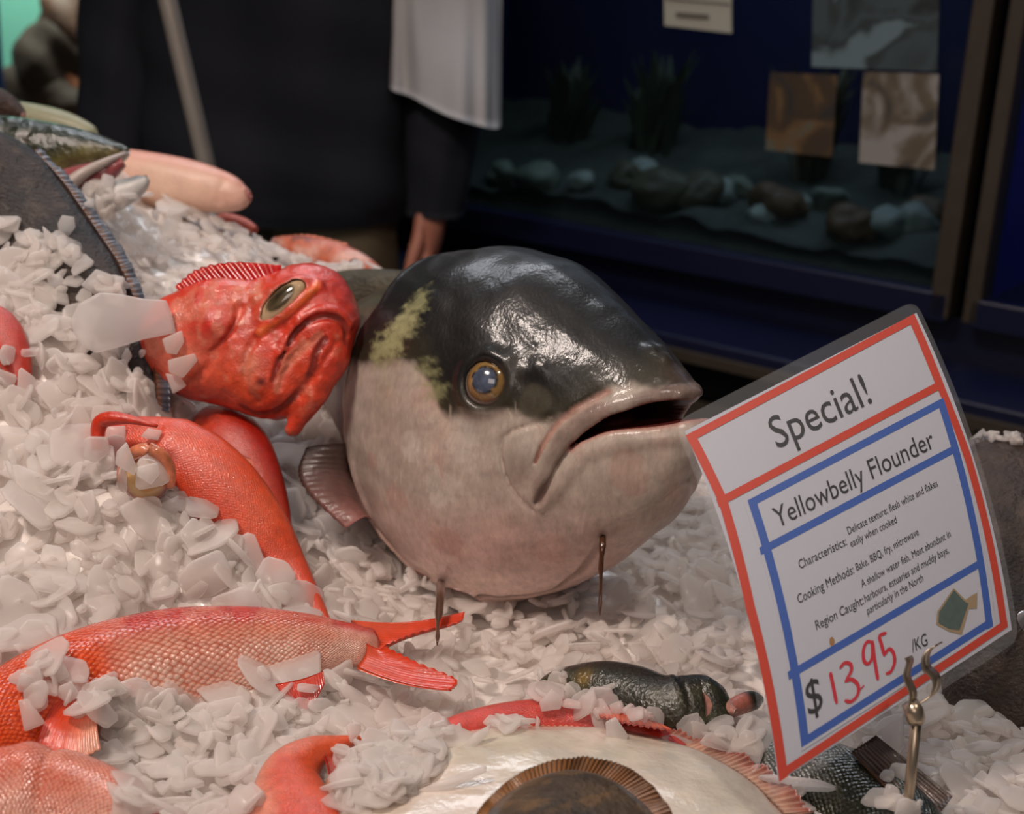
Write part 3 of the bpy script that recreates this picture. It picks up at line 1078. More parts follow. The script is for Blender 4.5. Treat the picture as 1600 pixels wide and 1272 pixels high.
    # pigment -------------------------------------------------------
    bl = H(refine([(545, 570), (580, 572), (640, 570), (672, 590), (690, 635), (720, 648), (760, 650), (800, 652), (845, 655), (885, 640), (930, 618), (985, 602), (1040, 598), (1090, 606)], 30))
    od2 = np.argsort(bl[:, 0])
    zb = np.interp(q[:, 0], bl[od2, 0], bl[od2, 2])
    n1 = smooth_noise(q, 90, 1); n2 = smooth_noise(q * np.array([0.6, 1, 1.6]), 240, 2); n3 = smooth_noise(q, 30, 3)
    hgt = q[:, 2] - zb + 0.004 * n1 + 0.002 * n2
    dark = np.array(L(24, 23, 23)); olive = np.array(L(50, 46, 34)); grey = np.array(L(176, 162, 150)); pink = np.array(L(206, 172, 162)); pale = np.array(L(228, 198, 188))
    t = sstep(-0.06, -0.005, q[:, 2] + 0.02 * n3 + 0.03)[:, None]
    belly = pink * (1 - t) + grey * t
    t2 = sstep(-0.075, -0.11, q[:, 2])[:, None]
    belly = belly * (1 - t2) + pale * t2
    belly = belly * (1 + 0.10 * n2[:, None] + 0.08 * n1[:, None])
    reddish = sstep(0.25, 0.8, n3 * 0.6 + n1 * 0.5)[:, None] * 0.35
    belly = belly * (1 - reddish) + np.array(L(190, 134, 122)) * reddish
    t = sstep(0.0, 0.03, hgt)[:, None]
    back = olive * (1 - t) + dark * t
    m = sstep(-0.004, 0.004, hgt)[:, None]
    C = belly * (1 - m) + back * m

    def blob(x, y, r, col, k=1.0, noise=0.0, ns=120):
        nonlocal C
        c = H([(x, y)])[0]
        d = np.linalg.norm(q - c, axis=1) / (r * px)
        wgt = np.exp(-d ** 2 * 1.2)
        if noise:
            wgt = sstep(0.35, 0.6, wgt * (1 + noise * smooth_noise(q * np.array([1, 1, 2.0]), ns, int(x))))
        wgt = (wgt * k)[:, None]
        C = C * (1 - wgt) + np.array(L(*col)) * wgt

    gold = (150, 149, 108)
    for x, y, r, kk in ((612, 536, 40, .9), (632, 508, 34, .85), (652, 474, 28, .7), (592, 552, 26, .7), (668, 580, 26, .6), (680, 610, 24, .6)):
        c = H([(x, y)])[0]
        dd = np.linalg.norm((q - c) * np.array([1, 1, 1.2]), axis=1) / (r * px)
        sp = smooth_noise(q * np.array([1, 1, 2.2]), 420, 77) + 0.7 * smooth_noise(q, 130, 78)
        wgt = (sstep(1.5, 0.3, dd + 0.45 * sp) * kk)[:, None]
        C = C * (1 - wgt) + np.array(L(*gold)) * wgt
    blob(600, 600, 34, (128, 122, 100), 0.5)
    for x, y, r in ((720, 690, 40), (690, 760, 44), (640, 700, 30)):
        blob(x, y, r, (206, 200, 190), 0.35, 0.5, 300)
    for x, y, r in ((700, 850, 40), (620, 780, 34), (860, 860, 44), (980, 740, 40), (580, 720, 22)):
        blob(x, y, r, (176, 128, 112), 0.35, 0.5, 160)
    blob(800, 590, 34, (52, 46, 40), 0.7, 0.3)
    blob(740, 640, 30, (60, 52, 46), 0.55)
    blob(835, 628, 30, (74, 68, 54), 0.6, 0.4)
    blob(1060, 590, 34, (84, 70, 62), 0.7)
    blob(812, 720, 34, (132, 120, 112), 0.55)
    blob(575, 480, 34, (120, 50, 48), 0.6)
    blob(560, 520, 26, (110, 60, 56), 0.5)
    # lips brown grey, inside of the mouth dark red, gill edge pale, blood behind it
    lipd = chain_sdf(q, lpp, lpr)
    wv = sstep(0.0018, 0.0, lipd)[:, None] * 0.9
    C = C * (1 - wv) + (np.array(L(112, 92, 84)) * (1 + 0.1 * n1[:, None])) * wv
    ud = chain_sdf(q, upg, 0.0012)
    wv = sstep(0.0016, 0.0, ud)[:, None] * 0.8
    C = C * (1 - wv) + np.array(L(172, 128, 114)) * wv
    ld = chain_sdf(q, llp, llr)
    wv = sstep(0.002, 0.0, ld)[:, None] * 0.75
    C = C * (1 - wv) + np.array(L(150, 126, 116)) * wv
    inner = gp * np.array([1, 0.12, 1]) + np.array([-0.045, 0, -0.004])
    cav = np.full(len(q), 1e3)
    for i in range(len(gp)):
        cav = np.minimum(cav, chain_sdf(q, np.array([gp[i] + (gp[i] - inner[i]) * 0.25, inner[i]]), np.array([gr[i], gr[i] * 0.9 + 0.002])))
    bv = base(q)
    inm = (sstep(0.0022, 0.0006, cav) * sstep(-0.0005, -0.003, bv))[:, None]
    C = C * (1 - inm) + np.array(L(92, 34, 30)) * inm
    rl = (sstep(0.004, 0.001, cav) * sstep(0.002, -0.001, bv) * (1 - inm[:, 0]))[:, None] * 0.6
    C = C * (1 - rl) + np.array(L(170, 92, 80)) * rl
    rd = chain_sdf(q, rim[8:], 0.0016)
    wv = sstep(0.0012, 0.0002, rd)[:, None] * 0.85
    C = C * (1 - wv) + np.array(L(206, 172, 156)) * wv
    se = np.interp(q[:, 2], zr[od], sr[od])
    bk = sstep(0.001, 0.005, -q[:, 0] - se)[:, None]
    C = C * (1 - bk) + (np.array(L(120, 62, 56)) * sstep(0.06, 0.02, q[:, 2])[:, None] + np.array(L(66, 58, 44)) * sstep(0.02, 0.06, q[:, 2])[:, None]) * bk
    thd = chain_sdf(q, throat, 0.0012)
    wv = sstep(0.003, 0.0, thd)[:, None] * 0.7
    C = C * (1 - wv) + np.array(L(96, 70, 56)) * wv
    pd = chain_sdf(q, plate, 0.0003)
    wv = sstep(0.0012, 0.0, pd)[:, None] * 0.5
    C = C * (1 - wv) + np.array(L(206, 184, 170)) * wv
    # scratches
    r = np.random.default_rng(5)
    for k in range(26):
        x, y = r.uniform(570, 900), r.uniform(620, 900)
        a = r.normal(1.45, 0.35); l = r.uniform(10, 45)
        ch = H([(x, y), (x + math.cos(a) * l, y + math.sin(a) * l)])
        dd = chain_sdf(q, ch, 0.0002)
        wv = sstep(0.0007, 0.0, dd)[:, None] * r.uniform(0.2, 0.5)
        C = C * (1 - wv) + np.array(L(*((205, 190, 175) if r.random() < 0.6 else (190, 110, 96)))) * wv

    loc = sc.to_world(np.array([[-0.15, 0, -0.13]]))[0]
    t = thing('kingfish', 'huge dark backed kingfish with pale cheek, golden eye and open mouth on the ice', 'fish', loc)
    skin = skin_mat('kingfish_skin', 0.46, 0.4, 0.10, 0.2, 260, 0.22, 420, stretch=(1, 1, 0.45), spec=0.3)
    mesh_obj('body', sc.to_world(V), F, skin, t, True, None, C)
    # eyes on both sides
    gaze = nrm(en + np.array([0.10, 0, 0.12]))
    for sgn in (1, -1):
        m_ = np.array([1, sgn, 1])
        c = sc.to_world((eyeC * m_)[None])[0]
        ax = (gaze * m_) @ A
        up = nrm(np.cross(ax, Xf)); ri = np.cross(up, ax)
        R3 = np.array([ri, up, ax]) * RE

        def ecol(l3):
            a = np.degrees(np.arccos(np.clip(l3[:, 2], -1, 1)))
            nn = smooth_noise(l3, 9, 4)
            c0 = np.array(L(76, 84, 102)) * (1 + 0.5 * smooth_noise(l3, 7, 9)[:, None]); c1 = np.array(L(38, 34, 30)); c2 = np.array(L(128, 100, 58)); c3 = np.array(L(96, 74, 50)); c4 = np.array(L(150, 130, 122))
            g_ = sstep(25, 28, a)[:, None]; o = c0 * (1 - g_) + c1 * g_
            g_ = sstep(28, 31, a + 3 * nn)[:, None]; o = o * (1 - g_) + c2 * (1 + 0.25 * nn[:, None]) * g_
            g_ = sstep(40, 46, a + 3 * nn)[:, None]; o = o * (1 - g_) + c3 * g_
            g_ = sstep(46, 50, a)[:, None]; o = o * (1 - g_) + c4 * g_
            return o
        ellipsoid('eye', c, R3, M_eye, t, 40, ecol)
    # pectoral fin lying back on the ice behind the gill edge
    sheet('pectoral_fin', [(556, 690, .985), (552, 740, .985), (566, 790, .975), (580, 812, .965)], [(478, 700, .965), (466, 738, .955), (486, 775, .948), (540, 826, .945)], M_fin_dark, t, 40, 16, 14, 0.0005, 0.0014,
          col=lambda u, k, p: np.array(L(70, 50, 46)) * (1 - u[:, None] ** 2 * 0.8) + np.array(L(150, 96, 88)) * (u[:, None] ** 2 * 0.8), curve=0.006)
    # drips of blood
    def drip(pxs, rads):
        pts = []
        for x, y in pxs[:1]:
            pts.append(sc.to_world(sc.hit(x, y, 0.004)[None])[0])
        d0 = (pts[0] - CAM) @ FW
        for x, y in pxs[1:]:
            k_ = FW + (x - 800) / FPX * RT - (y - 636) / FPX * UP
            pts.append(P(x, y, min(d0 - 0.006, (0.816 - CAM[2]) / k_[2])))
        pts = refine(pts, 22)
        rr = np.interp(np.linspace(0, 1, 22), np.linspace(0, 1, len(rads)), rads) * px
        tube('blood_drip', pts, rr, M_blood, t, 10)
    drip([(688, 910), (688, 930), (686, 955), (684, 975), (684, 990), (683, 1008)], [7, 8, 6.5, 7, 3, 2.6, 3.6, 1])
    drip([(942, 838), (941, 858), (939, 885), (939, 910), (938, 935), (937, 962)], [5, 6, 4, 4.5, 2.6, 2.4, 3.4, 1])
    return t


M_eye = skin_mat('wet_eye', 0.15, 1.0, 0.03, 0.1, 200, 0.0)
M_fin_dark = skin_mat('dark_fin', 0.4, 0.4, 0.15, 0.3, 80, 0.2)
M_blood = simple_mat('brown_blood', L(70, 40, 22), 0.2, coat=0.6, noise=0.3, nscale=150)
kingfish()
# ------------------------------------------------------------------ the big eyed red rockfish
VIEW = np.array([RT, UP, -FW])


def rockfish():
    O = P(440, 540, 0.965)
    k = 0.965 / FPX

    def c3(x, y, z):
        return np.array([(x - 440) * k, -(y - 540) * k, z * k])

    def rotz(a):
        a = math.radians(a)
        return np.array([[math.cos(a), -math.sin(a), 0], [math.sin(a), math.cos(a), 0], [0, 0, 1]])

    def base(p):
        d = ell_sdf(p, c3(325, 540, -8), np.array([112, 90, 62]) * k, rotz(-14))
        d = smin(d, ell_sdf(p, c3(385, 492, -6), np.array([80, 52, 52]) * k, rotz(-20)), 0.02)
        d = smin(d, ell_sdf(p, c3(478, 488, 0), np.array([80, 77, 70]) * k), 0.018)
        d = smin(d, ell_sdf(p, c3(420, 578, 8), np.array([88, 76, 62]) * k, rotz(-20)), 0.016)
        d = smin(d, ell_sdf(p, c3(505, 540, 16), np.array([46, 74, 52]) * k, rotz(-14)), 0.014)
        d = smin(d, chain_sdf(p, np.array([c3(522, 560, 34), c3(496, 615, 36), c3(462, 670, 24)]), np.array([26, 22, 11]) * k), 0.006)
        return d

    sc = Sculpt(O, VIEW, base, (-0.10, -0.075, -0.05), (0.065, 0.068, 0.045), 0.0011, band=0.016)
    H = lambda pts, sink=0.0: sc.hits(refine(pts, max(8, 4 * len(pts))), sink)
    Z = lambda pts: [(240 + x / 3.742, 380 + y / 3.742) for x, y in pts]
    mouth = H(Z([(700, 800), (730, 700), (780, 600), (840, 510), (910, 455), (990, 430), (1070, 440), (1115, 485), (1130, 540)]))
    lip = H(Z([(745, 640), (800, 540), (860, 460), (940, 405), (1020, 390), (1095, 420), (1140, 470)]), 0.001)
    folds = [H(Z(f_)) for f_ in ([(990, 525), (900, 610), (820, 690), (765, 760), (740, 850)], [(900, 575), (830, 640), (790, 690)], [(1000, 560), (950, 640), (930, 730), (880, 830), (800, 920), (720, 980), (600, 1000), (520, 960)],
                                 [(1060, 590), (980, 720), (920, 820)])]
    crease = folds[2]
    gill = H(Z([(590, 560), (545, 650), (530, 760), (540, 860), (600, 930)]))
    gill2 = H(Z([(330, 650), (420, 560), (480, 460), (500, 380)]))
    gill3 = H(Z([(200, 830), (300, 740), (380, 640)]))
    ridge = H(Z([(600, 330), (700, 270), (790, 235), (870, 215), (950, 225), (985, 260)]), 0.0005)
    lid = H(Z([(625, 520), (680, 480), (760, 430), (850, 350), (930, 275), (965, 240)]), 0.0)
    eyeP = sc.hit(240 + 735 / 3.742, 380 + 345 / 3.742)
    dirL = nrm(np.array([0.76, 0.62, -0.15])); 
    e = 1e-3
    en = nrm(np.array([base((eyeP + e * d)[None])[0] - base((eyeP - e * d)[None])[0] for d in np.eye(3)]))
    dirL = nrm(dirL - en * (dirL @ en)); dirS = np.cross(en, dirL)
    RR = np.array([dirL, dirS, en]).T
    eyeC = eyeP - en * 0.0045
    er = np.array([0.0205, 0.0088, 0.008])
    bump = sc.hit(240 + 370 / 3.742, 380 + 470 / 3.742)

    def field(p, b):
        f = b.copy()
        f = smin(f, chain_sdf(p, lip, 0.0030), 0.004)
        f = smin(f, chain_sdf(p, lid, 0.0022), 0.003)
        f = smin(f, chain_sdf(p, ridge, 0.0020), 0.004)
        f = f - 0.006 * np.exp(-(np.linalg.norm((p - bump) * np.array([1, 1.1, 1]), axis=1) / 0.014) ** 2)
        f = smax(f, -chain_sdf(p, mouth, np.linspace(0.0012, 0.0022, len(mouth))), 0.0025)
        for i, c in enumerate(folds):
            f = smax(f, -chain_sdf(p, c, 0.0016 if i == 2 else 0.0008), 0.003)
        for c in (gill, gill2, gill3):
            f = smax(f, -chain_sdf(p, c, 0.0008), 0.005)
        es = ell_sdf(p, eyeC, er + 0.0006, RR)
        rl = np.abs(ell_sdf(p, eyeC, er + 0.002, RR))
        f = f - 0.0016 * np.exp(-(rl / 0.002) ** 2)
        f = smax(f, -es, 0.0012)
        f = f + 0.0006 * smooth_noise(p, 160, 21) + 0.0003 * smooth_noise(p, 500, 22)
        return f

    V, F = sc.mesh(field)
    n1 = smooth_noise(V, 120, 31); n2 = smooth_noise(V, 320, 32)
    red = np.array(L(204, 54, 32)); deep = np.array(L(190, 34, 24)); orange = np.array(L(220, 84, 48)); pinkish = np.array(L(206, 122, 96)); rose = np.array(L(196, 66, 60))
    x = V[:, 0] / k + 440; y = 540 - V[:, 1] / k
    C = np.tile(red, (len(V), 1))

    def mix(col, wgt):
        nonlocal C
        wgt = np.clip(wgt, 0, 1)[:, None]
        C = C * (1 - wgt) + np.array(col) * wgt

    g = lambda cx, cy, rx, ry: np.exp(-(((x - cx) / rx) ** 2 + ((y - cy) / ry) ** 2))
    mix(pinkish, 0.75 * g(300, 560, 60, 50) * (0.8 + 0.4 * n1))
    mix(pinkish, 0.7 * g(390, 470, 38, 34) * (0.8 + 0.5 * n2))
    mix(pinkish, 0.8 * g(402, 578, 20, 34) * (0.9 + 0.4 * n2))
    mix(orange, 0.8 * g(370, 605, 70, 40))
    mix(deep, 0.8 * g(335, 510, 30, 24))
    mix(deep, 0.9 * g(300, 630, 60, 26))
    mix(rose, 0.7 * g(530, 460, 40, 36))
    mix(orange, 0.5 * g(480, 600, 40, 60))
    mix(pinkish, 0.5 * sstep(0.35, 0.7, n1 + 0.4 * n2))
    mix(L(222, 150, 126), 0.5 * sstep(0.4, 0.8, n2) * g(380, 500, 90, 60))
    mix(L(120, 30, 22), sstep(0.0022, 0.0004, chain_sdf(V, mouth, 0.0012)) * 0.8)
    for c in folds[:2]:
        mix(L(214, 130, 104), sstep(0.003, 0.001, chain_sdf(V, c + np.array([-0.002, -0.001, 0]), 0.0008)) * 0.6)
    mix(L(110, 28, 20), sstep(0.0022, 0.0004, chain_sdf(V, crease, 0.0014)) * 0.8)
    mix(L(226, 98, 40), sstep(0.0016, 0.0002, chain_sdf(V, lid, 0.0022)) * 0.9)
    mix(L(80, 34, 40), np.exp(-(np.linalg.norm(V - sc.hit(408, 597), axis=1) / 0.0032) ** 2) * 0.9)
    mix(L(150, 120, 90), sstep(0.0018, 0.0004, np.abs(ell_sdf(V, eyeC, er + 0.0008, RR))) * 0.6)
    loc = sc.to_world(np.array([[-0.02, -0.06, 0]]))[0]
    t = thing('rockfish', 'bright red big eyed rockfish with a frowning mouth leaning on the kingfish head', 'fish', loc)
    mesh_obj('body', sc.to_world(V), F, skin_mat('rockfish_skin', 0.36, 0.6, 0.12, 0.3, 140, 0.35, 700, sss=0.0), t, True, None, C)
    # eye
    R3 = (np.array([dirL * er[0], dirS * er[1], en * er[2]])) @ VIEW

    def ecol(l3):
        rr_ = np.hypot((l3[:, 0] - 0.12) / 0.62, (l3[:, 1] - 0.1) / 0.72)
        a = sstep(0.85, 1.05, rr_)[:, None]
        nn = smooth_noise(l3, 6, 3)[:, None]
        return np.array(L(72, 62, 44)) * (1 + 0.5 * nn) * (1 - a) + np.array(L(188, 160, 126)) * a
    ellipsoid('eye', sc.to_world(eyeC[None])[0], R3, M_eye, t, 32, ecol)
    fc = lambda u, kk, p: np.array(L(178, 22, 20)) * (1 - 0.2 * kk[:, None]) + np.array(L(220, 80, 66)) * (0.3 * sstep(0.6, 1.0, kk)[:, None])
    sheet('dorsal_fin', [(296, 474, .962), (340, 456, .960), (390, 440, .958), (440, 428, .956)], [(272, 446, .966), (308, 418, .966), (365, 408, .964), (440, 414, .960)], M_fin_red, t, 90, 16, 12, 0.0008, 0.0016, col=fc, jag=0.12)
    return t


M_fin_red = skin_mat('red_fin', 0.3, 0.5, 0.1, 0.2, 100, 0.15)
rockfish()
# ------------------------------------------------------------------ the other fish
def D(x, y, z):
    """depth at which the view ray of a pixel reaches height z"""
    k = FW + (x - 800) / FPX * RT - (y - 636) / FPX * UP
    return (z - CAM[2]) / k[2]


def zc(rows, z):
    """rows px, py, half-height, half-width -> loft rows resting with their axis at height z (number or list)"""
    zz = np.broadcast_to(z, (len(rows),))
    return [(r[0], r[1], D(r[0], r[1], q), r[2], r[3]) for r, q in zip(rows, zz)]


def zp(pts, z):
    zz = np.broadcast_to(z, (len(pts),))
    return [(p[0], p[1], D(p[0], p[1], q)) for p, q in zip(pts, zz)]


def lerp(a, b, t):
    t = np.clip(t, 0, 1)[:, None]
    return np.asarray(a) * (1 - t) + np.asarray(b) * t


def near(v, x, y, d, r):
    """soft mask round a point"""
    c = P(x, y, d)
    return np.exp(-(np.linalg.norm(v - c, axis=1) / (r * d / FPX)) ** 2)


S_plain = skin_mat('red_skin_fine', 0.34, 0.55, 0.12, 0.25, 200, 0.3, 900, scales=(150, 60), scale_bump=0.22)
S_scaled = skin_mat('scaled_skin', 0.26, 0.4, 0.12, 0.2, 120, 0.15, 600, scales=(100, 44), scale_bump=0.55, scale_tint=L(214, 150, 130))
S_dark = skin_mat('dark_green_skin', 0.3, 0.8, 0.07, 0.5, 120, 0.4, 500, scales=(90, 44), scale_bump=0.5)
S_brown = skin_mat('brown_rough_skin', 0.55, 0.16, 0.2, 0.5, 90, 0.9, 330, bdist=0.003, spec=0.3)
S_pale = skin_mat('pale_wet_skin', 0.42, 0.3, 0.1, 0.1, 60, 0.35, 420, bdist=0.002)
M_fin_brown = skin_mat('brown_fin', 0.4, 0.4, 0.15, 0.4, 90, 0.3)
M_mouth = simple_mat('raw_mouth_flesh', L(190, 136, 122), 0.3, coat=0.5, noise=0.5, nscale=110, bump=0.8, bscale=160)

RED, DEEP, ORG, PNK, SIL = (np.array(L(*c)) for c in ((198, 50, 22), (164, 30, 16), (220, 84, 36), (218, 146, 124), (230, 190, 172)))


# red and silver snapper with the forked tail
def snapper():
    rows = zc([(-70, 1200, 50, 40), (20, 1140, 92, 52), (130, 1090, 104, 58), (260, 1052, 100, 54), (380, 1026, 80, 44), (470, 1012, 56, 32), (530, 1008, 38, 22), (566, 1010, 31, 14), (584, 1010, 26, 6), (592, 1010, 12, 2)], [.80, .80, .80, .802, .804, .806, .806, .806, .806, .806])
    t = thing('snapper', 'red backed silver snapper with a forked red tail half buried in ice', 'fish', P(250, 1130, .80))
    def col(u, th, v):
        s = np.sin(th); n = smooth_noise(v, 150, 41); n2 = smooth_noise(v, 40, 42)
        c = lerp(SIL, RED * 1.0, sstep(0.42, 0.85, s + 0.08 * n2))
        c = lerp(c, PNK, 0.5 * sstep(-0.2, 0.5, n + 0.3 * n2))
        c = lerp(c, np.array(L(222, 130, 100)), 0.45 * sstep(0.0, 0.4, s) * (1 - sstep(0.5, 0.75, s)))
        c = lerp(c, ORG, sstep(0.29, 0.23, u))
        c = lerp(c, RED, 0.8 * sstep(0.93, 1.0, u))
        return c
    loft('body', rows, S_scaled, t, 120, 56, col, None, 1, 2.1)
    tc = lambda u, k, p: lerp(RED, ORG, 0.35 * (1 - k) + 0.35 * np.sin(u * 40) ** 2)
    dq = lambda x, y: (x, y, D(x, y, .809))
    sheet('tail_fin', [dq(548, 972), dq(562, 984), dq(570, 998), dq(573, 1010)], [dq(726, 958), dq(716, 973), dq(650, 990), dq(604, 1008)], M_fin_red, t, 50, 30, 13, 0.0006, 0.002, col=tc, curve=-0.004)
    sheet('tail_fin', [dq(573, 1008), dq(570, 1026), dq(558, 1044)], [dq(604, 1012), dq(652, 1036), dq(712, 1062), dq(704, 1080)], M_fin_red, t, 50, 30, 13, 0.0006, 0.002, col=tc, curve=-0.003)
    sheet('anal_fin', [(430, 1070, .795), (470, 1062, .80), (505, 1050, .805)], [(452, 1100, .79), (482, 1108, .79), (508, 1068, .80)], M_fin_red, t, 60, 14, 18, 0.00012, 0.0014, col=lambda u, k, p: lerp(RED, DEEP, k))
    sheet('pectoral_fin', [(112, 1068, .758), (134, 1078, .756), (152, 1094, .754)], [(48, 1190, .722), (92, 1202, .716), (158, 1170, .722)], M_fin_red, t, 60, 30, 16, 0.0005, 0.0014, col=lambda u, k, p: lerp(lerp(RED, ORG, u), np.array(L(214, 150, 124)), sstep(0.45, 1.0, u) * sstep(0.2, 0.9, k)), curve=0.006)


snapper()


# arched red fish rising from the ice, its eye ring half covered
def arched():
    cps = [(150, 742, .905, 44, 30), (172, 716, .903, 58, 36), (228, 716, .897, 66, 44), (286, 728, .893, 68, 48), (342, 766, .889, 64, 46), (398, 830, .885, 55, 40), (440, 892, .880, 42, 30), (480, 945, .868, 26, 20), (506, 982, .856, 15, 9)]
    t = thing('gurnard', 'long orange red fish arching up out of the left ice heap', 'fish', P(300, 800, .9))
    def col(u, th, v):
        n = smooth_noise(v, 120, 51); n2 = smooth_noise(v, 45, 52)
        c = lerp(RED, ORG, 0.35 + 0.4 * n2)
        c = lerp(c, np.array(L(196, 88, 66)), 0.55 * sstep(0.3, 0.6, u) * (0.6 + 0.5 * n) * sstep(0.9, 0.0, np.abs(np.sin(th))))
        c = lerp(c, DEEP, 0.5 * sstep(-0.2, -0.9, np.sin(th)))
        c = lerp(c, np.array(L(226, 120, 70)), 0.6 * near(v, 200, 690, .86, 40))
        return c
    def disp(u, th):
        return -0.05 * np.exp(-((u - 0.30) / 0.012) ** 2) * (np.sin(th) < 0.8) + 0.035 * np.exp(-((u - 0.345) / 0.02) ** 2)
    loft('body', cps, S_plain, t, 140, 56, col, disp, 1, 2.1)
    # brow ridge along the head, snout lip
    tube('brow_ridge', refine([P(152, 704, .868), P(154, 668, .868), P(166, 655, .866), P(200, 655, .862), P(246, 666, .86)], 24), np.interp(np.linspace(0, 1, 24), [0, .3, .6, 1], [.0034, .005, .0045, .001]), S_plain, t, 12, col=RED)
    ring = [P(228 + 40 * math.cos(a), 746 + 44 * math.sin(a), .842 + .006 * (1 - math.sin(-a))) for a in np.linspace(-math.pi * 1.05, 0.35, 30)]
    o = tube('eye_ring', ring, np.interp(np.linspace(0, 1, 30), [0, .5, 1], [.002, .0042, .0025]), skin_mat('eye_ring_skin', 0.25, 0.8, 0.06, 0.5, 90, 0.3, 300), t, 12, col=L(206, 120, 84))
    c = P(228, 748, .856)
    def ecol(l3):
        a = np.degrees(np.arccos(np.clip(l3[:, 2], -1, 1)))
        return lerp(np.array(L(206, 168, 110)), np.array(L(150, 70, 60)), sstep(40, 70, a))
    ax = nrm(CAM - c); up = nrm(np.cross(ax, X3)); ri = np.cross(up, ax)
    ellipsoid('eye', c, np.array([ri, up, ax]) * 0.0145, M_eye, t, 28, ecol)
    sheet('tail_fin', [(492, 958, .858), (502, 972, .855), (508, 986, .852)], [(512, 1070, .83), (518, 1085, .828), (524, 1082, .83)], M_fin_red, t, 24, 14, 6, 0.0004, 0.0012, col=lambda u, k, p: lerp(RED, DEEP, k))


arched()


# the fish diving down behind it
def diving():
    cps = [(318, 668, 1.0, 20, 24), (340, 672, .985, 42, 40), (368, 700, .968, 52, 46), (398, 748, .956, 44, 40), (424, 800, .948, 30, 28), (440, 850, .94, 18, 18)]
    t = thing('red_cod', 'plain red fish wedged under the rockfish and behind the arching fish', 'fish', P(380, 760, .97))
    def col(u, th, v):
        n2 = smooth_noise(v, 50, 62)
        c = lerp(np.array(L(200, 66, 38)), DEEP, 0.4 + 0.4 * n2 + 0.4 * sstep(0.2, 0.9, np.sin(th)))
        return lerp(c, PNK, 0.6 * near(v, 345, 655, .93, 16))
    loft('body', cps, S_plain, t, 90, 48, col, None, 1, 2.1)
    sheet('pectoral_fin', [(380, 712, .918), (392, 716, .918)], [(398, 770, .912), (418, 772, .914)], M_fin_red, t, 30, 14, 7, 0.0004, 0.0012, col=lambda u, k, p: lerp(ORG, np.array(L(216, 130, 110)), 1 - k))


diving()


# bottom left corner: pale snapper
def corner():
    rows = zc([(-190, 1360, 70, 50), (-80, 1320, 125, 62), (40, 1300, 132, 66), (140, 1310, 112, 58), (220, 1350, 70, 40), (300, 1400, 40, 24)], .80)
    t = thing('sea_bream', 'pale pink bream with an orange gill cover in the bottom left corner', 'fish', P(60, 1300, .70))
    def col(u, th, v):
        n = smooth_noise(v, 110, 71); n2 = smooth_noise(v, 40, 72)
        c = lerp(SIL, PNK, 0.4 + 0.6 * n)
        c = lerp(c, np.array(L(206, 92, 62)), 0.8 * sstep(0.1, 0.8, np.sin(th)) * (0.7 + 0.4 * n2))
        c = lerp(c, ORG, 0.9 * near(v, 20, 1170, .665, 70) * (0.8 + 0.4 * n))
        c = lerp(c, np.array(L(224, 190, 168)), 0.7 * near(v, 70, 1200, .665, 26))
        return c
    def disp(u, th):
        return 0.05 * np.exp(-((u - 0.40) / 0.03) ** 2) - 0.05 * np.exp(-((u - 0.455) / 0.012) ** 2)
    loft('body', rows, S_scaled, t, 110, 52, col, disp, 1, 2.1)


corner()


# bottom centre: red fish curling away
def bottom_red():
    rows = zc([(470, 1380, 95, 50), (462, 1310, 84, 46), (452, 1250, 62, 40), (458, 1208, 46, 32), (488, 1178, 28, 24), (530, 1163, 14, 14), (560, 1156, 7, 8)], [.79, .792, .795, .797, .80, .80, .798])
    t = thing('red_snapper', 'smooth orange red fish bending up from the bottom edge left of the white flatfish', 'fish', P(470, 1300, .70))
    def col(u, th, v):
        n2 = smooth_noise(v, 50, 82); n = smooth_noise(v, 140, 81)
        c = lerp(ORG, RED, 0.4 + 0.4 * n2)
        c = lerp(c, PNK, 0.7 * sstep(0.1, 0.7, np.sin(th) + 0.3 * n) * sstep(0.85, 0.4, u))
        return c
    loft('body', rows, S_plain, t, 90, 48, col, None, 1, 2.1)
    sheet('pectoral_fin', zp([(505, 1178), (512, 1198), (516, 1222)], [.80, .803, .805]), zp([(560, 1196), (556, 1222), (548, 1240)], .794), M_fin_red, t, 30, 14, 8, 0.0005, 0.0012, col=lambda u, k, p: lerp(DEEP, PNK, k))


bottom_red()


# red strip fish lying behind the white flatfish
def strip():
    rows = zc([(630, 1180, 10, 14), (690, 1153, 24, 26), (760, 1138, 34, 32), (850, 1130, 38, 36), (930, 1136, 36, 34), (1000, 1152, 30, 28), (1060, 1178, 20, 20), (1100, 1206, 8, 10)], .793)
    t = thing('red_mullet', 'slim red fish showing only its back above the white flatfish', 'fish', P(850, 1150, .78))
    def col(u, th, v):
        n2 = smooth_noise(v, 60, 92)
        c = lerp(np.array(L(206, 58, 40)), DEEP, 0.3 + 0.3 * n2)
        return lerp(c, np.array(L(228, 90, 50)), 0.8 * near(v, 990, 1126, .76, 22))
    loft('body', rows, S_plain, t, 90, 40, col, None, 1, 2.1)
    sheet('dorsal_fin', zp([(934, 1110), (980, 1116), (1030, 1132)], .802), zp([(936, 1120), (986, 1132), (1050, 1142)], .812), M_fin_red, t, 40, 10, 12, 0.0006, 0.0012, col=lambda u, k, p: lerp(DEEP, ORG, np.sin(k * 3.1)))


strip()


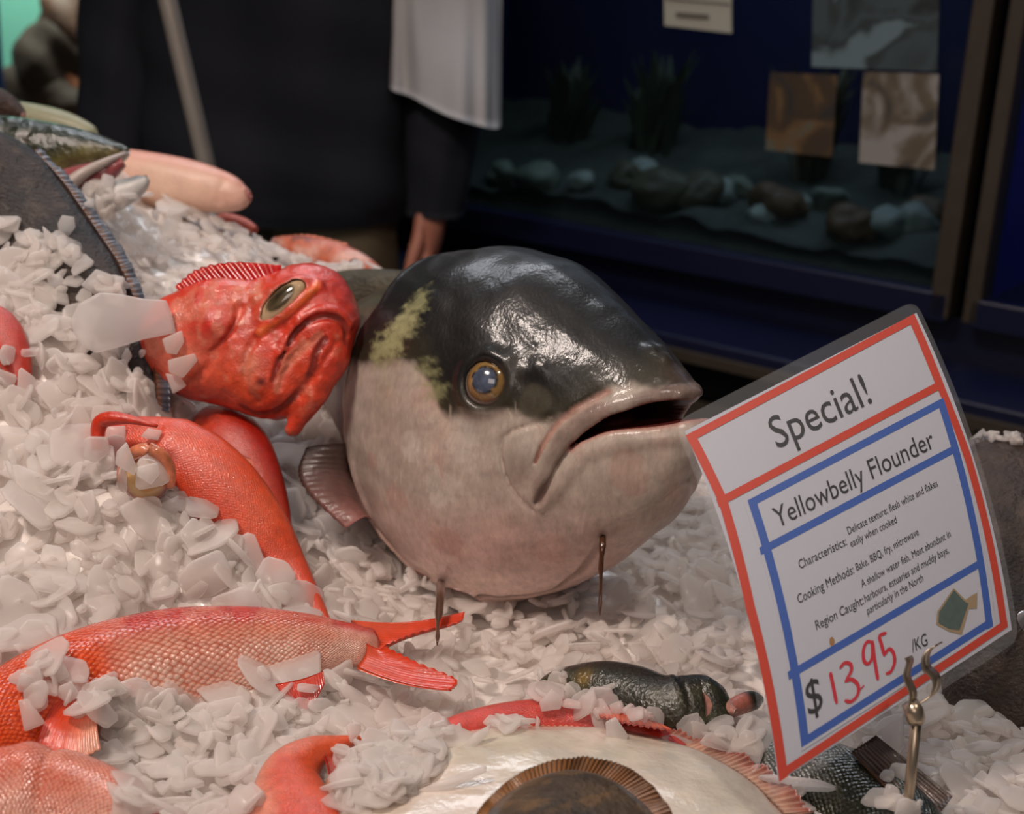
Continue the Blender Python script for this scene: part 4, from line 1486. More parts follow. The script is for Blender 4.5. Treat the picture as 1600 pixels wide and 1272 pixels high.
# white underside of a flatfish
def white_flat():
    out = zp([(508, 1222), (560, 1180), (640, 1160), (720, 1147), (800, 1140), (880, 1139), (960, 1144), (1040, 1160), (1110, 1186), (1170, 1222), (1225, 1275), (1280, 1340), (1180, 1420), (900, 1450), (650, 1420), (520, 1320)], .797)
    t = thing('white_flatfish', 'large flatfish lying white belly up with a pinkish ribbed fin edge', 'fish', P(860, 1300, .69))
    def col(a, r, v):
        n = smooth_noise(v, 60, 101); n2 = smooth_noise(v, 200, 102)
        c = lerp(np.array(L(214, 196, 182)), np.array(L(196, 186, 166)), 0.5 + 0.5 * n)
        c = lerp(c, np.array(L(186, 180, 170)), 0.45 * sstep(0.35, 0.7, n2 * 0.7 + n * 0.4))
        c = lerp(c, np.array(L(190, 130, 96)), 0.8 * sstep(0.93, 1.0, r))
        return c
    pillow('body', out, 0.014, skin_mat('white_belly_skin', 0.3, 0.7, 0.08, 0.16, 50, 0.25, 300), t, 40, 200, col, None, None, 0.3, bump=lambda p: 0.0012 * smooth_noise(p, 45, 7) + 0.0006 * smooth_noise(p, 120, 8))
    fringe = zp([(720, 1147), (800, 1140), (880, 1139), (960, 1144), (1040, 1160), (1110, 1186), (1170, 1222), (1225, 1275)], .798)
    tips = zp([(722, 1142), (804, 1132), (890, 1127), (978, 1130), (1066, 1146), (1142, 1172), (1206, 1208), (1272, 1268)], .796)
    sheet('fin_fringe', fringe, tips, M_fin_brown, t, 300, 10, 62, 0.0008, 0.002, 0.0015, 11, lambda u, k, p: lerp(np.array(L(214, 170, 140)), np.array(L(168, 92, 80)), k * 0.9 + 0.2 * np.sin(u * 390)))


white_flat()


# brown flounder in front
def brown_flounder():
    out = zp([(744, 1300), (775, 1262), (828, 1230), (890, 1216), (945, 1226), (990, 1252), (1035, 1300), (1060, 1380), (900, 1460), (740, 1400)], .83)
    t = thing('brown_flounder', 'small brown flounder with a frilled fin at the bottom edge in front', 'fish', P(890, 1330, .64))
    def col(a, r, v):
        n = smooth_noise(v, 90, 111); n2 = smooth_noise(v, 240, 112)
        c = lerp(np.array(L(86, 66, 46)), np.array(L(58, 50, 42)), 0.5 + 0.6 * n)
        c = lerp(c, np.array(L(112, 112, 112)), 0.7 * sstep(0.72, 0.82, r) * sstep(0.98, 0.9, r))
        return lerp(c, np.array(L(120, 88, 52)), 0.5 * sstep(0.3, 0.7, n2))
    pillow('body', out, 0.016, S_brown, t, 36, 140, col, None, None, 1.0)
    base = zp([(744, 1302), (775, 1264), (828, 1232), (890, 1218), (945, 1228), (990, 1254), (1037, 1302)], .832)
    tips = zp([(728, 1300), (758, 1252), (818, 1204), (900, 1182), (976, 1196), (1030, 1238), (1066, 1300)], [.832, .835, .838, .842, .841, .837, .832])
    sheet('fin_frill', base, tips, M_fin_brown, t, 420, 16, 64, 0.0008, 0.0016, 0.0016, 9, lambda u, k, p: lerp(np.array(L(168, 116, 70)), np.array(L(104, 70, 50)), 0.5 + 0.5 * np.sin(u * 402)) * (1.1 - 0.35 * k[:, None]), jag=0.05)


brown_flounder()


# dark green fish head in the middle of the ice
def dark_head():
    rows = zc([(838, 1078, 8, 10), (872, 1074, 30, 22), (930, 1082, 50, 34), (985, 1092, 52, 38), (1030, 1102, 46, 38), (1062, 1104, 46, 38), (1096, 1102, 46, 36), (1116, 1098, 42, 32), (1130, 1092, 24, 20)], [.785, .79, .794, .797, .80, .802, .803, .805, .806])
    t = thing('blue_cod', 'dark green fish with a pink open mouth half sunk in ice beside the sign', 'fish', P(1000, 1110, .82))
    def col(u, th, v):
        n = smooth_noise(v, 130, 121); n2 = smooth_noise(v, 40, 122)
        c = lerp(np.array(L(38, 42, 30)), np.array(L(66, 64, 40)), 0.4 + 0.6 * n)
        c = lerp(c, np.array(L(26, 26, 22)), sstep(0.5, 0.9, np.sin(th)))
        c = lerp(c, np.array(L(150, 118, 40)), 0.8 * near(v, 912, 1056, .81, 12))
        c = lerp(c, np.array(L(120, 122, 110)), 0.5 * sstep(-0.5, -0.9, np.sin(th)))
        return lerp(c, np.array(L(24, 24, 20)), 0.7 * np.exp(-((u - 0.60 - 0.05 * np.cos(th)) / 0.012) ** 2))
    def disp(u, th):
        return 0.04 * np.exp(-((u - 0.57 - 0.05 * np.cos(th)) / 0.03) ** 2) - 0.04 * np.exp(-((u - 0.61 - 0.05 * np.cos(th)) / 0.012) ** 2) + 0.05 * np.sin(3 * th + u * 5)
    loft('body', rows, skin_mat('dark_smooth_skin', 0.3, 0.8, 0.07, 0.6, 130, 0.5, 420, bdist=0.002), t, 110, 48, col, disp, 1, 2.2)
    loft('mouth_lining', zc([(1094, 1104, 30, 24), (1120, 1102, 24, 21), (1138, 1108, 13, 14), (1150, 1113, 5, 6)], .805), M_mouth, t, 30, 28)
    j = loft('lower_jaw', zc([(1120, 1122, 10, 12), (1142, 1108, 14, 14), (1164, 1098, 16, 14), (1180, 1094, 14, 12), (1190, 1092, 6, 6)], .80), skin_mat('jaw_skin', 0.3, 0.6, 0.1, 0.3, 90, 0.4, 300), t, 40, 28,
             lambda u, th, v: lerp(np.array(L(190, 116, 100)), np.array(L(40, 40, 32)), sstep(0.42, 0.6, u)))


dark_head()


# dark scaled fish under the sign, brown fin
def under_sign():
    rows = zc([(1050, 1150, 16, 16), (1110, 1178, 40, 34), (1190, 1205, 66, 46), (1290, 1245, 86, 52), (1380, 1300, 90, 52), (1450, 1370, 70, 40), (1500, 1430, 40, 24)], .782)
    t = thing('dark_perch', 'olive black scaled fish with a brown ribbed fin lying under the price sign', 'fish', P(1290, 1270, .72))
    def col(u, th, v):
        n = smooth_noise(v, 140, 131)
        c = lerp(np.array(L(44, 48, 26)), np.array(L(24, 27, 18)), 0.5 + 0.5 * n)
        return lerp(c, np.array(L(70, 70, 40)), 0.4 * sstep(0.2, -0.6, np.sin(th)))
    loft('body', rows, S_dark, t, 120, 56, col, None, 1, 2.2)
    sheet('dorsal_fin', zp([(1330, 1176), (1352, 1162), (1366, 1152)], [.812, .812, .81]), zp([(1440, 1290), (1470, 1268), (1486, 1248)], [.80, .80, .795]), M_fin_brown, t, 70, 18, 9, 0.0014, 0.002, col=lambda u, k, p: lerp(np.array(L(54, 38, 28)), np.array(L(140, 84, 50)), (0.5 + 0.5 * np.sin(u * 56)) * (0.3 + 0.7 * k)))


under_sign()


# large dark fish at the right edge, behind the sign
def right_dark():
    out = [(1425, 960, .93), (1432, 850, .96), (1462, 765, .985), (1512, 705, 1.0), (1575, 694, 1.0), (1640, 700, 1.0), (1740, 800, .97), (1780, 1000, .92), (1720, 1180, .86), (1610, 1206, .84), (1540, 1172, .85), (1480, 1120, .865)]
    t = thing('turbot', 'large rough brown black fish behind the price sign at the right edge', 'fish', P(1580, 1150, .9))
    def col(a, r, v):
        n = smooth_noise(v, 60, 141); n2 = smooth_noise(v * np.array([1, .5, .5]), 300, 142)
        c = lerp(np.array(L(74, 58, 50)), np.array(L(48, 38, 34)), 0.5 + 0.5 * n)
        return lerp(c, np.array(L(98, 78, 66)), 0.4 * sstep(0.1, 0.7, n2))
    pillow('body', out, 0.05, S_brown, t, 36, 120, col, None, (1590, 960, .925), 0.3)
    edge = out[1:9]
    tips = [(1414, 838, .968), (1446, 750, .995), (1502, 690, 1.012), (1577, 680, 1.012), (1650, 684, 1.012), (1760, 786, .98), (1802, 1000, .925), (1738, 1196, .86)]
    sheet('fin_fringe', edge, tips, M_fin_brown, t, 200, 8, 60, 0.0008, 0.003, 0.0012, 12, lambda u, k, p: lerp(np.array(L(70, 54, 46)), np.array(L(98, 84, 76)), k))
    c = P(1603, 992, .868)
    ax = nrm(CAM - c + np.array([0.4, 0, 0])); up = nrm(np.cross(ax, X3)); ri = np.cross(up, ax)
    def ecol(l3):
        a = np.degrees(np.arccos(np.clip(l3[:, 2], -1, 1)))
        return lerp(lerp(np.array(L(40, 40, 60)), np.array(L(120, 116, 120)), sstep(24, 34, a)), np.array(L(170, 160, 160)), sstep(44, 60, a))
    ellipsoid('eye', c, np.array([ri * .013, up * .016, ax * .010]), M_eye, t, 28, ecol)


right_dark()


# dark flatfish on the upper left heap
def left_flat():
    out = [(-180, 150, 1.13), (-60, 170, 1.09), (0, 204, 1.065), (60, 240, 1.05), (96, 284, 1.04), (126, 326, 1.025), (158, 372, 1.01), (184, 412, .995), (206, 462, .982), (228, 520, .968), (240, 580, .958), (244, 640, .952), (200, 720, .945), (60, 740, .94), (-120, 640, .96), (-260, 420, 1.03)]
    t = thing('dark_flatfish', 'broad dark brown flatfish lying on the upper left ice heap', 'fish', P(60, 420, 1.04))
    def col(a, r, v):
        n = smooth_noise(v, 70, 151); n2 = smooth_noise(v * np.array([1, 1, 0.5]), 320, 152)
        c = lerp(np.array(L(60, 46, 39)), np.array(L(34, 28, 26)), 0.5 + 0.5 * n)
        c = lerp(c, np.array(L(92, 76, 66)), 0.4 * sstep(0.2, 0.7, n2))
        return lerp(c, np.array(L(36, 38, 46)), 0.7 * sstep(0.88, 1.0, r))
    pillow('body', out, 0.022, S_brown, t, 36, 160, col, None, (-10, 440, 1.0), 0.3)
    base = [(52, 236, 1.048), (96, 284, 1.036), (126, 326, 1.021), (158, 372, 1.006), (184, 412, .991), (206, 462, .978), (228, 520, .964), (240, 580, .954), (244, 640, .948)]
    tips = [(62, 232, 1.052), (112, 282, 1.04), (142, 322, 1.025), (176, 366, 1.01), (202, 406, .995), (224, 458, .982), (248, 520, .968), (262, 580, .958), (266, 644, .952)]
    sheet('fin_fringe', base, tips, M_fin_brown, t, 240, 8, 54, 0.0008, 0.003, 0.0012, 12, lambda u, k, p: lerp(np.array(L(104, 70, 52)), np.array(L(74, 80, 94)), sstep(0.3, 0.6, k)) * (0.8 + 0.3 * np.sin(u * 340))[:, None])


left_flat()


# green backed salmon with open mouth
def salmon():
    t = thing('salmon', 'green backed silvery salmon with open mouth at the top of the left heap', 'fish', P(60, 300, 1.16))
    up_ = [(-260, 300, 1.20, 66, 46), (-140, 268, 1.19, 72, 50), (-20, 246, 1.175, 66, 48), (70, 240, 1.165, 50, 42), (130, 240, 1.16, 37, 34), (170, 240, 1.155, 24, 24), (192, 238, 1.152, 13, 14), (200, 236, 1.15, 4, 5)]
    def col(u, th, v):
        s = np.sin(th); n = smooth_noise(v, 60, 161); n2 = smooth_noise(v, 170, 162)
        c = lerp(np.array(L(170, 166, 160)), np.array(L(104, 98, 52)), sstep(-0.8, -0.5, s + 0.15 * n))
        c = lerp(c, np.array(L(34, 40, 24)), sstep(-0.25, 0.35, s + 0.4 * n))
        c = lerp(c, np.array(L(108, 74, 62)), 0.4 * sstep(0.3, 0.7, n2) * sstep(0.8, 0.2, np.abs(s)))
        return c
    loft('body', up_, S_dark if False else skin_mat('salmon_skin', 0.34, 0.6, 0.1, 0.6, 45, 0.9, 90, bdist=0.004), t, 110, 48, col, None, 1, 2.1)
    loft('mouth_lining', [(60, 296, 1.15, 20, 26), (120, 284, 1.138, 24, 26), (165, 268, 1.134, 18, 20), (193, 253, 1.136, 8, 10)], simple_mat('dark_mouth_flesh', L(150, 76, 78), 0.3, coat=0.4, noise=0.3, nscale=60), t, 30, 28)
    jaw = [(20, 350, 1.15, 40, 36), (90, 332, 1.14, 38, 36), (150, 316, 1.132, 28, 30), (200, 298, 1.126, 20, 22), (222, 285, 1.124, 13, 14), (230, 277, 1.123, 4, 6)]
    loft('lower_jaw', jaw, S_pale, t, 60, 36, lambda u, th, v: lerp(np.array(L(204, 200, 196)), np.array(L(110, 114, 116)), sstep(0.35, 0.85, np.sin(th)) * sstep(0.3, 0.8, u)), None, 1, 2.1)
    c = P(62, 262, 1.118)
    # upper jaw bone plate
    tube('jaw_bone', refine([P(104, 292, 1.115), P(132, 270, 1.117), P(168, 252, 1.125), P(197, 240, 1.14)], 16), np.interp(np.linspace(0, 1, 16), [0, .4, 1], [.0065, .0042, .002]), S_pale, t, 12, col=L(176, 160, 152))


salmon()


def pale_fish():
    cps = [(120, 262, 1.30, 26, 26), (180, 270, 1.29, 38, 34), (240, 281, 1.28, 42, 36), (300, 291, 1.272, 40, 36), (345, 300, 1.266, 33, 30), (372, 306, 1.262, 24, 22), (386, 306, 1.26, 13, 14), (391, 305, 1.259, 4, 5)]
    t = thing('pale_fish', 'pale flesh coloured fish with a pink snout lying at the rear of the ice', 'fish', P(270, 330, 1.29))
    def col(u, th, v):
        n = smooth_noise(v, 50, 171)
        c = lerp(np.array(L(232, 196, 172)), np.array(L(222, 168, 150)), 0.4 + 0.4 * n)
        c = lerp(c, np.array(L(220, 140, 122)), 0.6 * sstep(0.4, 0.9, np.sin(th)))
        c = lerp(c, np.array(L(178, 96, 90)), 0.9 * sstep(0.89, 0.97, u))
        return lerp(c, np.array(L(186, 160, 120)), 0.7 * near(v, 318, 284, 1.24, 12))
    loft('body', cps, S_pale, t, 80, 40, col, lambda u, th: -0.10 * np.exp(-((u - .62) / .03) ** 2 - ((np.cos(th) - 0.9) / 0.2) ** 2), 1, 2.2)


pale_fish()


def far_fish():
    cps = [(330, 350, 1.345, 10, 10), (352, 348, 1.34, 15, 14), (380, 352, 1.335, 12, 12), (400, 360, 1.33, 6, 6)]
    t = thing('small_red_fish', 'small blurred red fish behind the snout of the pale fish', 'fish', P(362, 362, 1.33))
    loft('body', cps, S_plain, t, 30, 24, lambda u, th, v: lerp(RED, PNK, 0.3 + 0 * u))
    cps = [(430, 384, 1.33, 14, 16), (470, 390, 1.32, 22, 22), (520, 404, 1.31, 27, 26), (562, 420, 1.30, 24, 24), (592, 430, 1.295, 12, 14), (604, 434, 1.292, 4, 5)]
    t = thing('spotted_rockfish', 'blurred mottled orange fish at the rear ice edge in front of the person', 'fish', P(520, 430, 1.31))
    def col(u, th, v):
        n = smooth_noise(v, 130, 181)
        return lerp(lerp(np.array(L(196, 96, 62)), np.array(L(216, 160, 144)), sstep(0.0, 0.5, n)), np.array(L(110, 46, 34)), 0.8 * sstep(0.2, 0.6, -n))
    loft('body', cps, S_plain, t, 50, 32, col)
    sheet('dorsal_fin', [(440, 372, 1.325), (490, 374, 1.315), (540, 386, 1.305)], [(438, 368, 1.326), (486, 366, 1.317), (546, 380, 1.306)], M_fin_red, t, 50, 8, 10, 0.0008, 0.0015, col=lambda u, k, p: lerp(ORG, PNK, k), jag=0.4)
    c = P(554, 414, 1.272); ax = nrm(CAM - c); up = nrm(np.cross(ax, X3)); ri = np.cross(up, ax)
    ellipsoid('eye', c, np.array([ri, up, ax]) * .006, M_eye, t, 16, lambda l3: lerp(np.array(L(30, 24, 22)), np.array(L(120, 80, 60)), sstep(0.8, 0.5, l3[:, 2])))
    # olive back lying between rockfish and kingfish, further back
    cps = [(470, 470, 1.17, 26, 26), (530, 458, 1.16, 34, 34), (590, 456, 1.15, 36, 36), (650, 462, 1.14, 34, 34), (700, 475, 1.13, 20, 24), (716, 482, 1.128, 6, 8)]
    t = thing('trevally', 'dull olive fish whose back shows between the rockfish and the kingfish head', 'fish', P(590, 500, 1.16))
    loft('body', cps, S_brown, t, 50, 32, lambda u, th, v: lerp(np.array(L(84, 76, 56)), np.array(L(58, 52, 40)), 0.5 + 0.5 * smooth_noise(v, 80, 191)))
    cps = [(-60, 172, 1.36, 14, 16), (0, 178, 1.36, 22, 22), (50, 186, 1.355, 24, 24), (100, 196, 1.35, 22, 22), (140, 208, 1.345, 14, 14), (152, 212, 1.344, 4, 5)]
    t = thing('pale_green_fish', 'pale green fish blurred behind the back of the salmon', 'fish', P(80, 220, 1.36))
    loft('body', cps, S_pale, t, 40, 28, lambda u, th, v: np.tile(np.array(L(150, 148, 118)), (len(u), 1)))
    cps = [(-60, 150, 1.24, 20, 20), (-20, 158, 1.235, 26, 24), (10, 168, 1.23, 22, 20), (32, 178, 1.225, 10, 10), (38, 181, 1.224, 3, 4)]
    t = thing('brown_fish', 'dark brown fish cut by the left edge above the salmon back', 'fish', P(-10, 190, 1.24))
    loft('body', cps, S_brown, t, 40, 28, lambda u, th, v: lerp(np.array(L(56, 36, 28)), np.array(L(196, 150, 140)), sstep(0.86, 0.95, u)))
    # red scraps showing through the left heap
    cps = [(-50, 500, .93, 28, 20), (-12, 512, .925, 36, 24), (14, 540, .92, 30, 22), (30, 585, .915, 20, 16), (38, 620, .912, 6, 6)]
    t = thing('buried_red_fish', 'red fish almost buried at the left edge of the ice heap', 'fish', P(0, 560, .94))
    loft('body', cps, S_plain, t, 40, 28, lambda u, th, v: lerp(RED, DEEP, 0.4 + 0 * u))
    rows = zc([(600, 1262, 6, 8), (660, 1258, 12, 16), (740, 1256, 14, 18), (830, 1266, 10, 12)], .80)
    


far_fish()
# ------------------------------------------------------------------ the price sign
SC = [P(1053, 660, .745), P(1428, 470, .815), P(1590, 1002, .755), P(1203, 1252, .665)]      # TL TR BR BL


def S(u, v):
    u = np.asarray(u, float)[..., None]; v = np.asarray(v, float)[..., None]
    p = (SC[3] * (1 - u) + SC[2] * u) * (1 - v) + (SC[0] * (1 - u) + SC[1] * u) * v
    return p + 4 * v * (1 - v) * (0.0078 * RT - 0.003 * FW)


SN = nrm(np.cross(SC[2] - SC[3], SC[0] - SC[3]))
if SN @ FW > 0:
    SN = -SN


def uv(x, y):
    q = np.array([0.5, 0.5])
    for _ in range(12):
        a = np.array(proj(S(*q))[:2]); e = 1e-4
        J = np.column_stack([(np.array(proj(S(q[0] + e, q[1]))[:2]) - a) / e, (np.array(proj(S(q[0], q[1] + e))[:2]) - a) / e])
        q = q + np.linalg.solve(J, np.array([x, y]) - a)
    return q


def sign_patch(name, quad, off, mat, parent, nu=10, nv=14, thick=0.0001):
    """quad in sign coordinates, TL TR BR BL"""
    q = np.array(quad, float)
    a, b = np.meshgrid(np.linspace(0, 1, nu), np.linspace(0, 1, nv), indexing='ij')
    g = ((q[3] * (1 - a[..., None]) + q[2] * a[..., None]) * (1 - b[..., None]) + (q[0] * (1 - a[..., None]) + q[1] * a[..., None]) * b[..., None]).reshape(-1, 2)
    return sign_grid(name, g, nu, nv, off, mat, parent, thick)


def sign_grid(name, g, nu, nv, off, mat, parent, thick):
    p = S(g[:, 0], g[:, 1])
    n = nu * nv
    f = quad_grid(nu, nv)
    edge = [i * nv for i in range(nu)] + [(nu - 1) * nv + j for j in range(1, nv)] + [i * nv + nv - 1 for i in range(nu - 2, -1, -1)] + [j for j in range(nv - 2, 0, -1)]
    v = np.vstack([p + SN * off, p + SN * (off - thick)])
    ff = f.tolist() + (f[:, ::-1] + n).tolist() + [[x, x + n, y + n, y] for x, y in zip(edge, edge[1:] + edge[:1])]
    return mesh_obj(name, v, ff, mat, parent, False)


def multi_patch(name, quads, off, mat, parent):
    V, F = [], []
    k = 0
    for quad in quads:
        q = np.array(quad, float)
        nu = nv = 10
        a, b = np.meshgrid(np.linspace(0, 1, nu), np.linspace(0, 1, nv), indexing='ij')
        g = ((q[3] * (1 - a[..., None]) + q[2] * a[..., None]) * (1 - b[..., None]) + (q[0] * (1 - a[..., None]) + q[1] * a[..., None]) * b[..., None]).reshape(-1, 2)
        V.append(S(g[:, 0], g[:, 1]) + SN * off)
        F += (quad_grid(nu, nv) + k).tolist()
        k += nu * nv
    return mesh_obj(name, np.vstack(V), F, mat, parent, False)


def line_quad(p0, p1, th):
    """a ruled line between two pixels, th pixels thick"""
    a, b = uv(*p0), uv(*p1)
    t = np.array([(b - a)[0] * 419, (b - a)[1] * 595]); t = t / np.linalg.norm(t)
    n = np.array([-t[1] / 419, t[0] / 595]) * th / 2
    e = np.array([t[0] / 419, t[1] / 595]) * th / 2
    return [a - e + n, b + e + n, b + e - n, a - e - n]


def text_mesh(txt):
    cu = bpy.data.curves.new('lettering', 'FONT')
    cu.body = txt
    cu.size = 1.0
    cu.resolution_u = 3
    ob = bpy.data.objects.new('lettering', cu)
    COL.objects.link(ob)
    dg = bpy.context.evaluated_depsgraph_get()
    dg.update()
    me = ob.evaluated_get(dg).to_mesh()
    v = np.array([x.co[:2] for x in me.vertices])
    f = [list(p.vertices) for p in me.polygons]
    ob.evaluated_get(dg).to_mesh_clear()
    bpy.data.objects.remove(ob)
    bpy.data.curves.remove(cu)
    return v, f


def sign_text(txt, p0, p1, cap, mat, parent, name='lettering', off=0.0006):
    """text between two baseline pixels with a cap height in pixels"""
    v, f = text_mesh(txt)
    a, b = uv(*p0), uv(*p1)
    x = (v[:, 0] - v[:, 0].min()) / (v[:, 0].max() - v[:, 0].min())
    y = v[:, 1] / 0.73
    g = a[None] + x[:, None] * (b - a)[None]
    g[:, 1] += y * cap / 560.0
    return mesh_obj(name, S(g[:, 0], g[:, 1]) + SN * off, f, mat, parent, False)


def price_sign():
    t = thing('price_sign', 'laminated price sign with red and blue borders clipped on a metal rod', 'sign', S(0.5, 0.02))
    white = simple_mat('white_card', L(180, 181, 192), 0.55)
    red = simple_mat('red_ink', L(190, 48, 12), 0.5)
    blue = simple_mat('blue_ink', L(40, 82, 164), 0.5)
    ink = simple_mat('black_ink', L(15, 15, 19), 0.5)
    marker = simple_mat('red_marker', L(190, 20, 44), 0.4)
    lam = glass_mat('laminate_film', (0.9, 0.93, 0.98), 0.04, 0.10)
    # plastic sleeve with rounded corners
    nu, nv = 40, 54
    a, b = np.meshgrid(np.linspace(-1, 1, nu), np.linspace(-1, 1, nv), indexing='ij')
    X = a * 210; Y = b * 290; r = 20
    cx = np.sign(X) * (210 - r); cy = np.sign(Y) * (290 - r)
    inc = (np.abs(X) > 210 - r) & (np.abs(Y) > 290 - r)
    dx, dy = X - cx, Y - cy
    # squeeze the square corner onto its inscribed quarter disc
    m = np.maximum(np.abs(dx), np.abs(dy)); d = np.hypot(dx, dy) + 1e-9
    X = np.where(inc, cx + dx * m / d, X); Y = np.where(inc, cy + dy * m / d, Y)
    g = np.stack([(X / 210 + 1) / 2, (Y / 290 + 1) / 2], -1).reshape(-1, 2)
    sign_grid('plastic_sleeve', g, nu, nv, 0.0012, lam, t, 0.0018)
    quad = [uv(1070, 674), uv(1432, 489), uv(1581, 984), uv(1216, 1222)]
    paper = sign_patch('paper_card', quad, 0.0, white, t, 12, 16)
    rb = [line_quad((1080, 683), (1425, 499), 13), line_quad((1080, 683), (1129, 783), 13), line_quad((1129, 783), (1172, 950), 13), line_quad((1172, 950), (1223, 1211), 13), line_quad((1425, 499), (1468, 602), 13),
          line_quad((1127, 783), (1468, 602), 13), line_quad((1468, 602), (1512, 716), 12), line_quad((1512, 716), (1568, 977), 12), line_quad((1223, 1208), (1568, 977), 13)]
    multi_patch('red_border', rb, 0.00035, red, paper)
    slip = sign_patch('white_slip', [uv(1160, 782), uv(1474, 618), uv(1556, 980), uv(1252, 1174)], 0.0003, white, t, 8, 10)
    bb = [line_quad((1175, 785), (1470, 630), 12), line_quad((1175, 785), (1257, 1158), 12), line_quad((1470, 630), (1545, 976), 12), line_quad((1257, 1158), (1545, 974), 12),
          line_quad((1193, 859), (1487, 704), 12), line_quad((1237, 1053), (1527, 883), 12)]
    multi_patch('blue_border', bb, 0.00045, blue, slip)
    sign_text('Special!', (1215, 702), (1363, 629), 52, ink, paper, off=0.0004)
    for txt, p0, p1, cap in [('Yellowbelly Flounder', (1214, 826), (1461, 699), 32), ('Characteristics:', (1249, 890), (1323, 852), 14), ('Delicate texture; flesh white and flakes', (1325, 836), (1465, 760), 12),
                             ('easily when cooked', (1329, 856), (1401, 817), 12), ('Cooking Methods:', (1247, 944), (1334, 896), 14), ('Bake, BBQ, fry, microwave', (1338, 893), (1435, 836), 12),
                             ('A shallow water fish. Most abundant in', (1346, 919), (1485, 839), 12), ('Region Caught:', (1275, 985), (1349, 944), 14), ('harbours, estuaries and muddy bays,', (1351, 942), (1482, 864), 12),
                             ('particularly in the North', (1355, 961), (1442, 908), 12), ('$', (1263, 1120), (1286, 1106), 50), ('/KG', (1425, 1020), (1449, 1008), 19)]:
        sign_text(txt, p0, p1, cap, ink, slip)
    # hand written price: strokes of a marker pen
    z2 = lambda pts: [(1350 + x / 3.952, 950 + y / 3.952) for x, y in pts]
    z5 = lambda pts: [(700 + x / 1.778, 960 + y / 1.778) for x, y in pts]
    strokes = [z5([(1060, 162), (1066, 190), (1078, 249)]), z5([(1086, 152), (1100, 136), (1116, 140), (1118, 158), (1102, 188)]), z5([(1100, 188), (1120, 182), (1137, 198), (1136, 224), (1118, 243), (1100, 240)]),
               z5([(1147, 203), (1149, 206)]),
               z2([(40, 212), (12, 214), (-8, 262), (-4, 330), (24, 346), (46, 306), (48, 240), (42, 205)]), z2([(48, 205), (58, 300), (72, 390), (82, 448)]), z2([(134, 156), (92, 176), (104, 230), (120, 292)]), z2([(116, 300), (150, 256), (178, 282), (184, 340), (162, 394), (130, 408)])]
    V, F, k = [], [], 0
    for s in strokes:
        c = refine(s, 26)
        q = np.array([uv(*p) for p in c]) * np.array([419, 595])
        tt = nrm(np.gradient(q, axis=0)); nn = np.stack([-tt[:, 1], tt[:, 0]], 1)
        hw = np.full(26, 2.6); hw[:2] *= .7; hw[-2:] *= .7
        if len(s) == 2:
            hw[:] = 4
        pts = np.stack([q - nn * hw[:, None], q + nn * hw[:, None]], 1).reshape(-1, 2) / np.array([419, 595])
        V.append(S(pts[:, 0], pts[:, 1]) + SN * 0.00065)
        F += [[k + 2 * i, k + 2 * i + 1, k + 2 * i + 3, k + 2 * i + 2] for i in range(25)]
        k += 52
    mesh_obj('handwritten_price', np.vstack(V), F, marker, slip, False)
    # little printed flounder
    z1 = lambda pts: [(1040 + x / 2.2714, 450 + y / 2.2714) for x, y in pts]
    for nm, pts, mt, off in (('printed_fish_edge', [(1020, 1066), (1062, 1108), (1086, 1092), (1104, 1082), (1102, 1138), (1074, 1140), (1048, 1232), (1002, 1220), (958, 1196), (962, 1150)], simple_mat('tan_ink', L(150, 128, 96), 0.5), .0006),
                             ('printed_fish', [(1021, 1074), (1058, 1114), (1072, 1122), (1066, 1140), (1040, 1216), (1003, 1212), (965, 1190), (968, 1152)], simple_mat('green_grey_ink', L(66, 84, 80), 0.5, noise=0.35, nscale=300), .00075)):
        q = np.array([uv(*p) for p in z1(pts)])
        c = q.mean(0)
        v = np.vstack([c[None], q])
        mesh_obj(nm, S(v[:, 0], v[:, 1]) + SN * off, [[0, i, i % len(q) + 1] for i in range(1, len(q) + 1)], mt, slip, False)
    q = uv(1299, 1003)
    v = np.vstack([q[None]] + [(q + np.array([math.cos(a) * 4 / 419, math.sin(a) * 7 / 595]))[None] for a in np.linspace(0, 6.28, 13)[:-1]])
    mesh_obj('brown_spot', S(v[:, 0], v[:, 1]) + SN * .0006, [[0, i, i % 12 + 1] for i in range(1, 13)], simple_mat('brown_stain', L(150, 106, 56), 0.5), slip, False)

    # rod and spring clip
    cdp = 0.688
    met = simple_mat('polished_steel', L(176, 160, 140), 0.3, 0.85)
    rod0 = P(1432, 1122, cdp)
    k = FW + (1441 - 800) / FPX * RT - (1330 - 636) / FPX * UP
    h = thing('sign_holder', 'thin metal rod with a curled spring clip holding the price sign', 'sign holder', np.array([rod0[0] + .004, rod0[1], 0.775]))
    foot = np.array([rod0[0] + 0.006, rod0[1] + 0.004, 0.76])
    tube('rod', [rod0, rod0 * 0.5 + foot * 0.5, foot], 0.0026, met, h, 20)
    tube('socket', [P(1422, 1098, cdp), P(1428, 1112, cdp), P(1431, 1124, cdp), P(1431.5, 1131, cdp)], [.0042, .0047, .0045, .0036], met, h, 20)
    for nm, pts, dd in (('clip_strip', [(252, 308), (264, 340), (244, 420), (262, 480), (284, 540), (280, 600), (300, 640)], 0.0), ('clip_strip', [(440, 236), (392, 262), (360, 310), (362, 380), (404, 420), (428, 470), (410, 540), (360, 580), (284, 618)], 0.002)):
        c = refine(z2(pts), 50)
        front = np.array([P(x, y, cdp - 0.004 + dd) for x, y in c])
        wd = (0.0056 * RT - 0.0004 * UP + 0.009 * FW) if dd == 0 else (0.0062 * RT + 0.0006 * UP + 0.009 * FW)
        tt = nrm(np.gradient(front, axis=0)); nn = nrm(np.cross(tt, wd)) * 0.0004
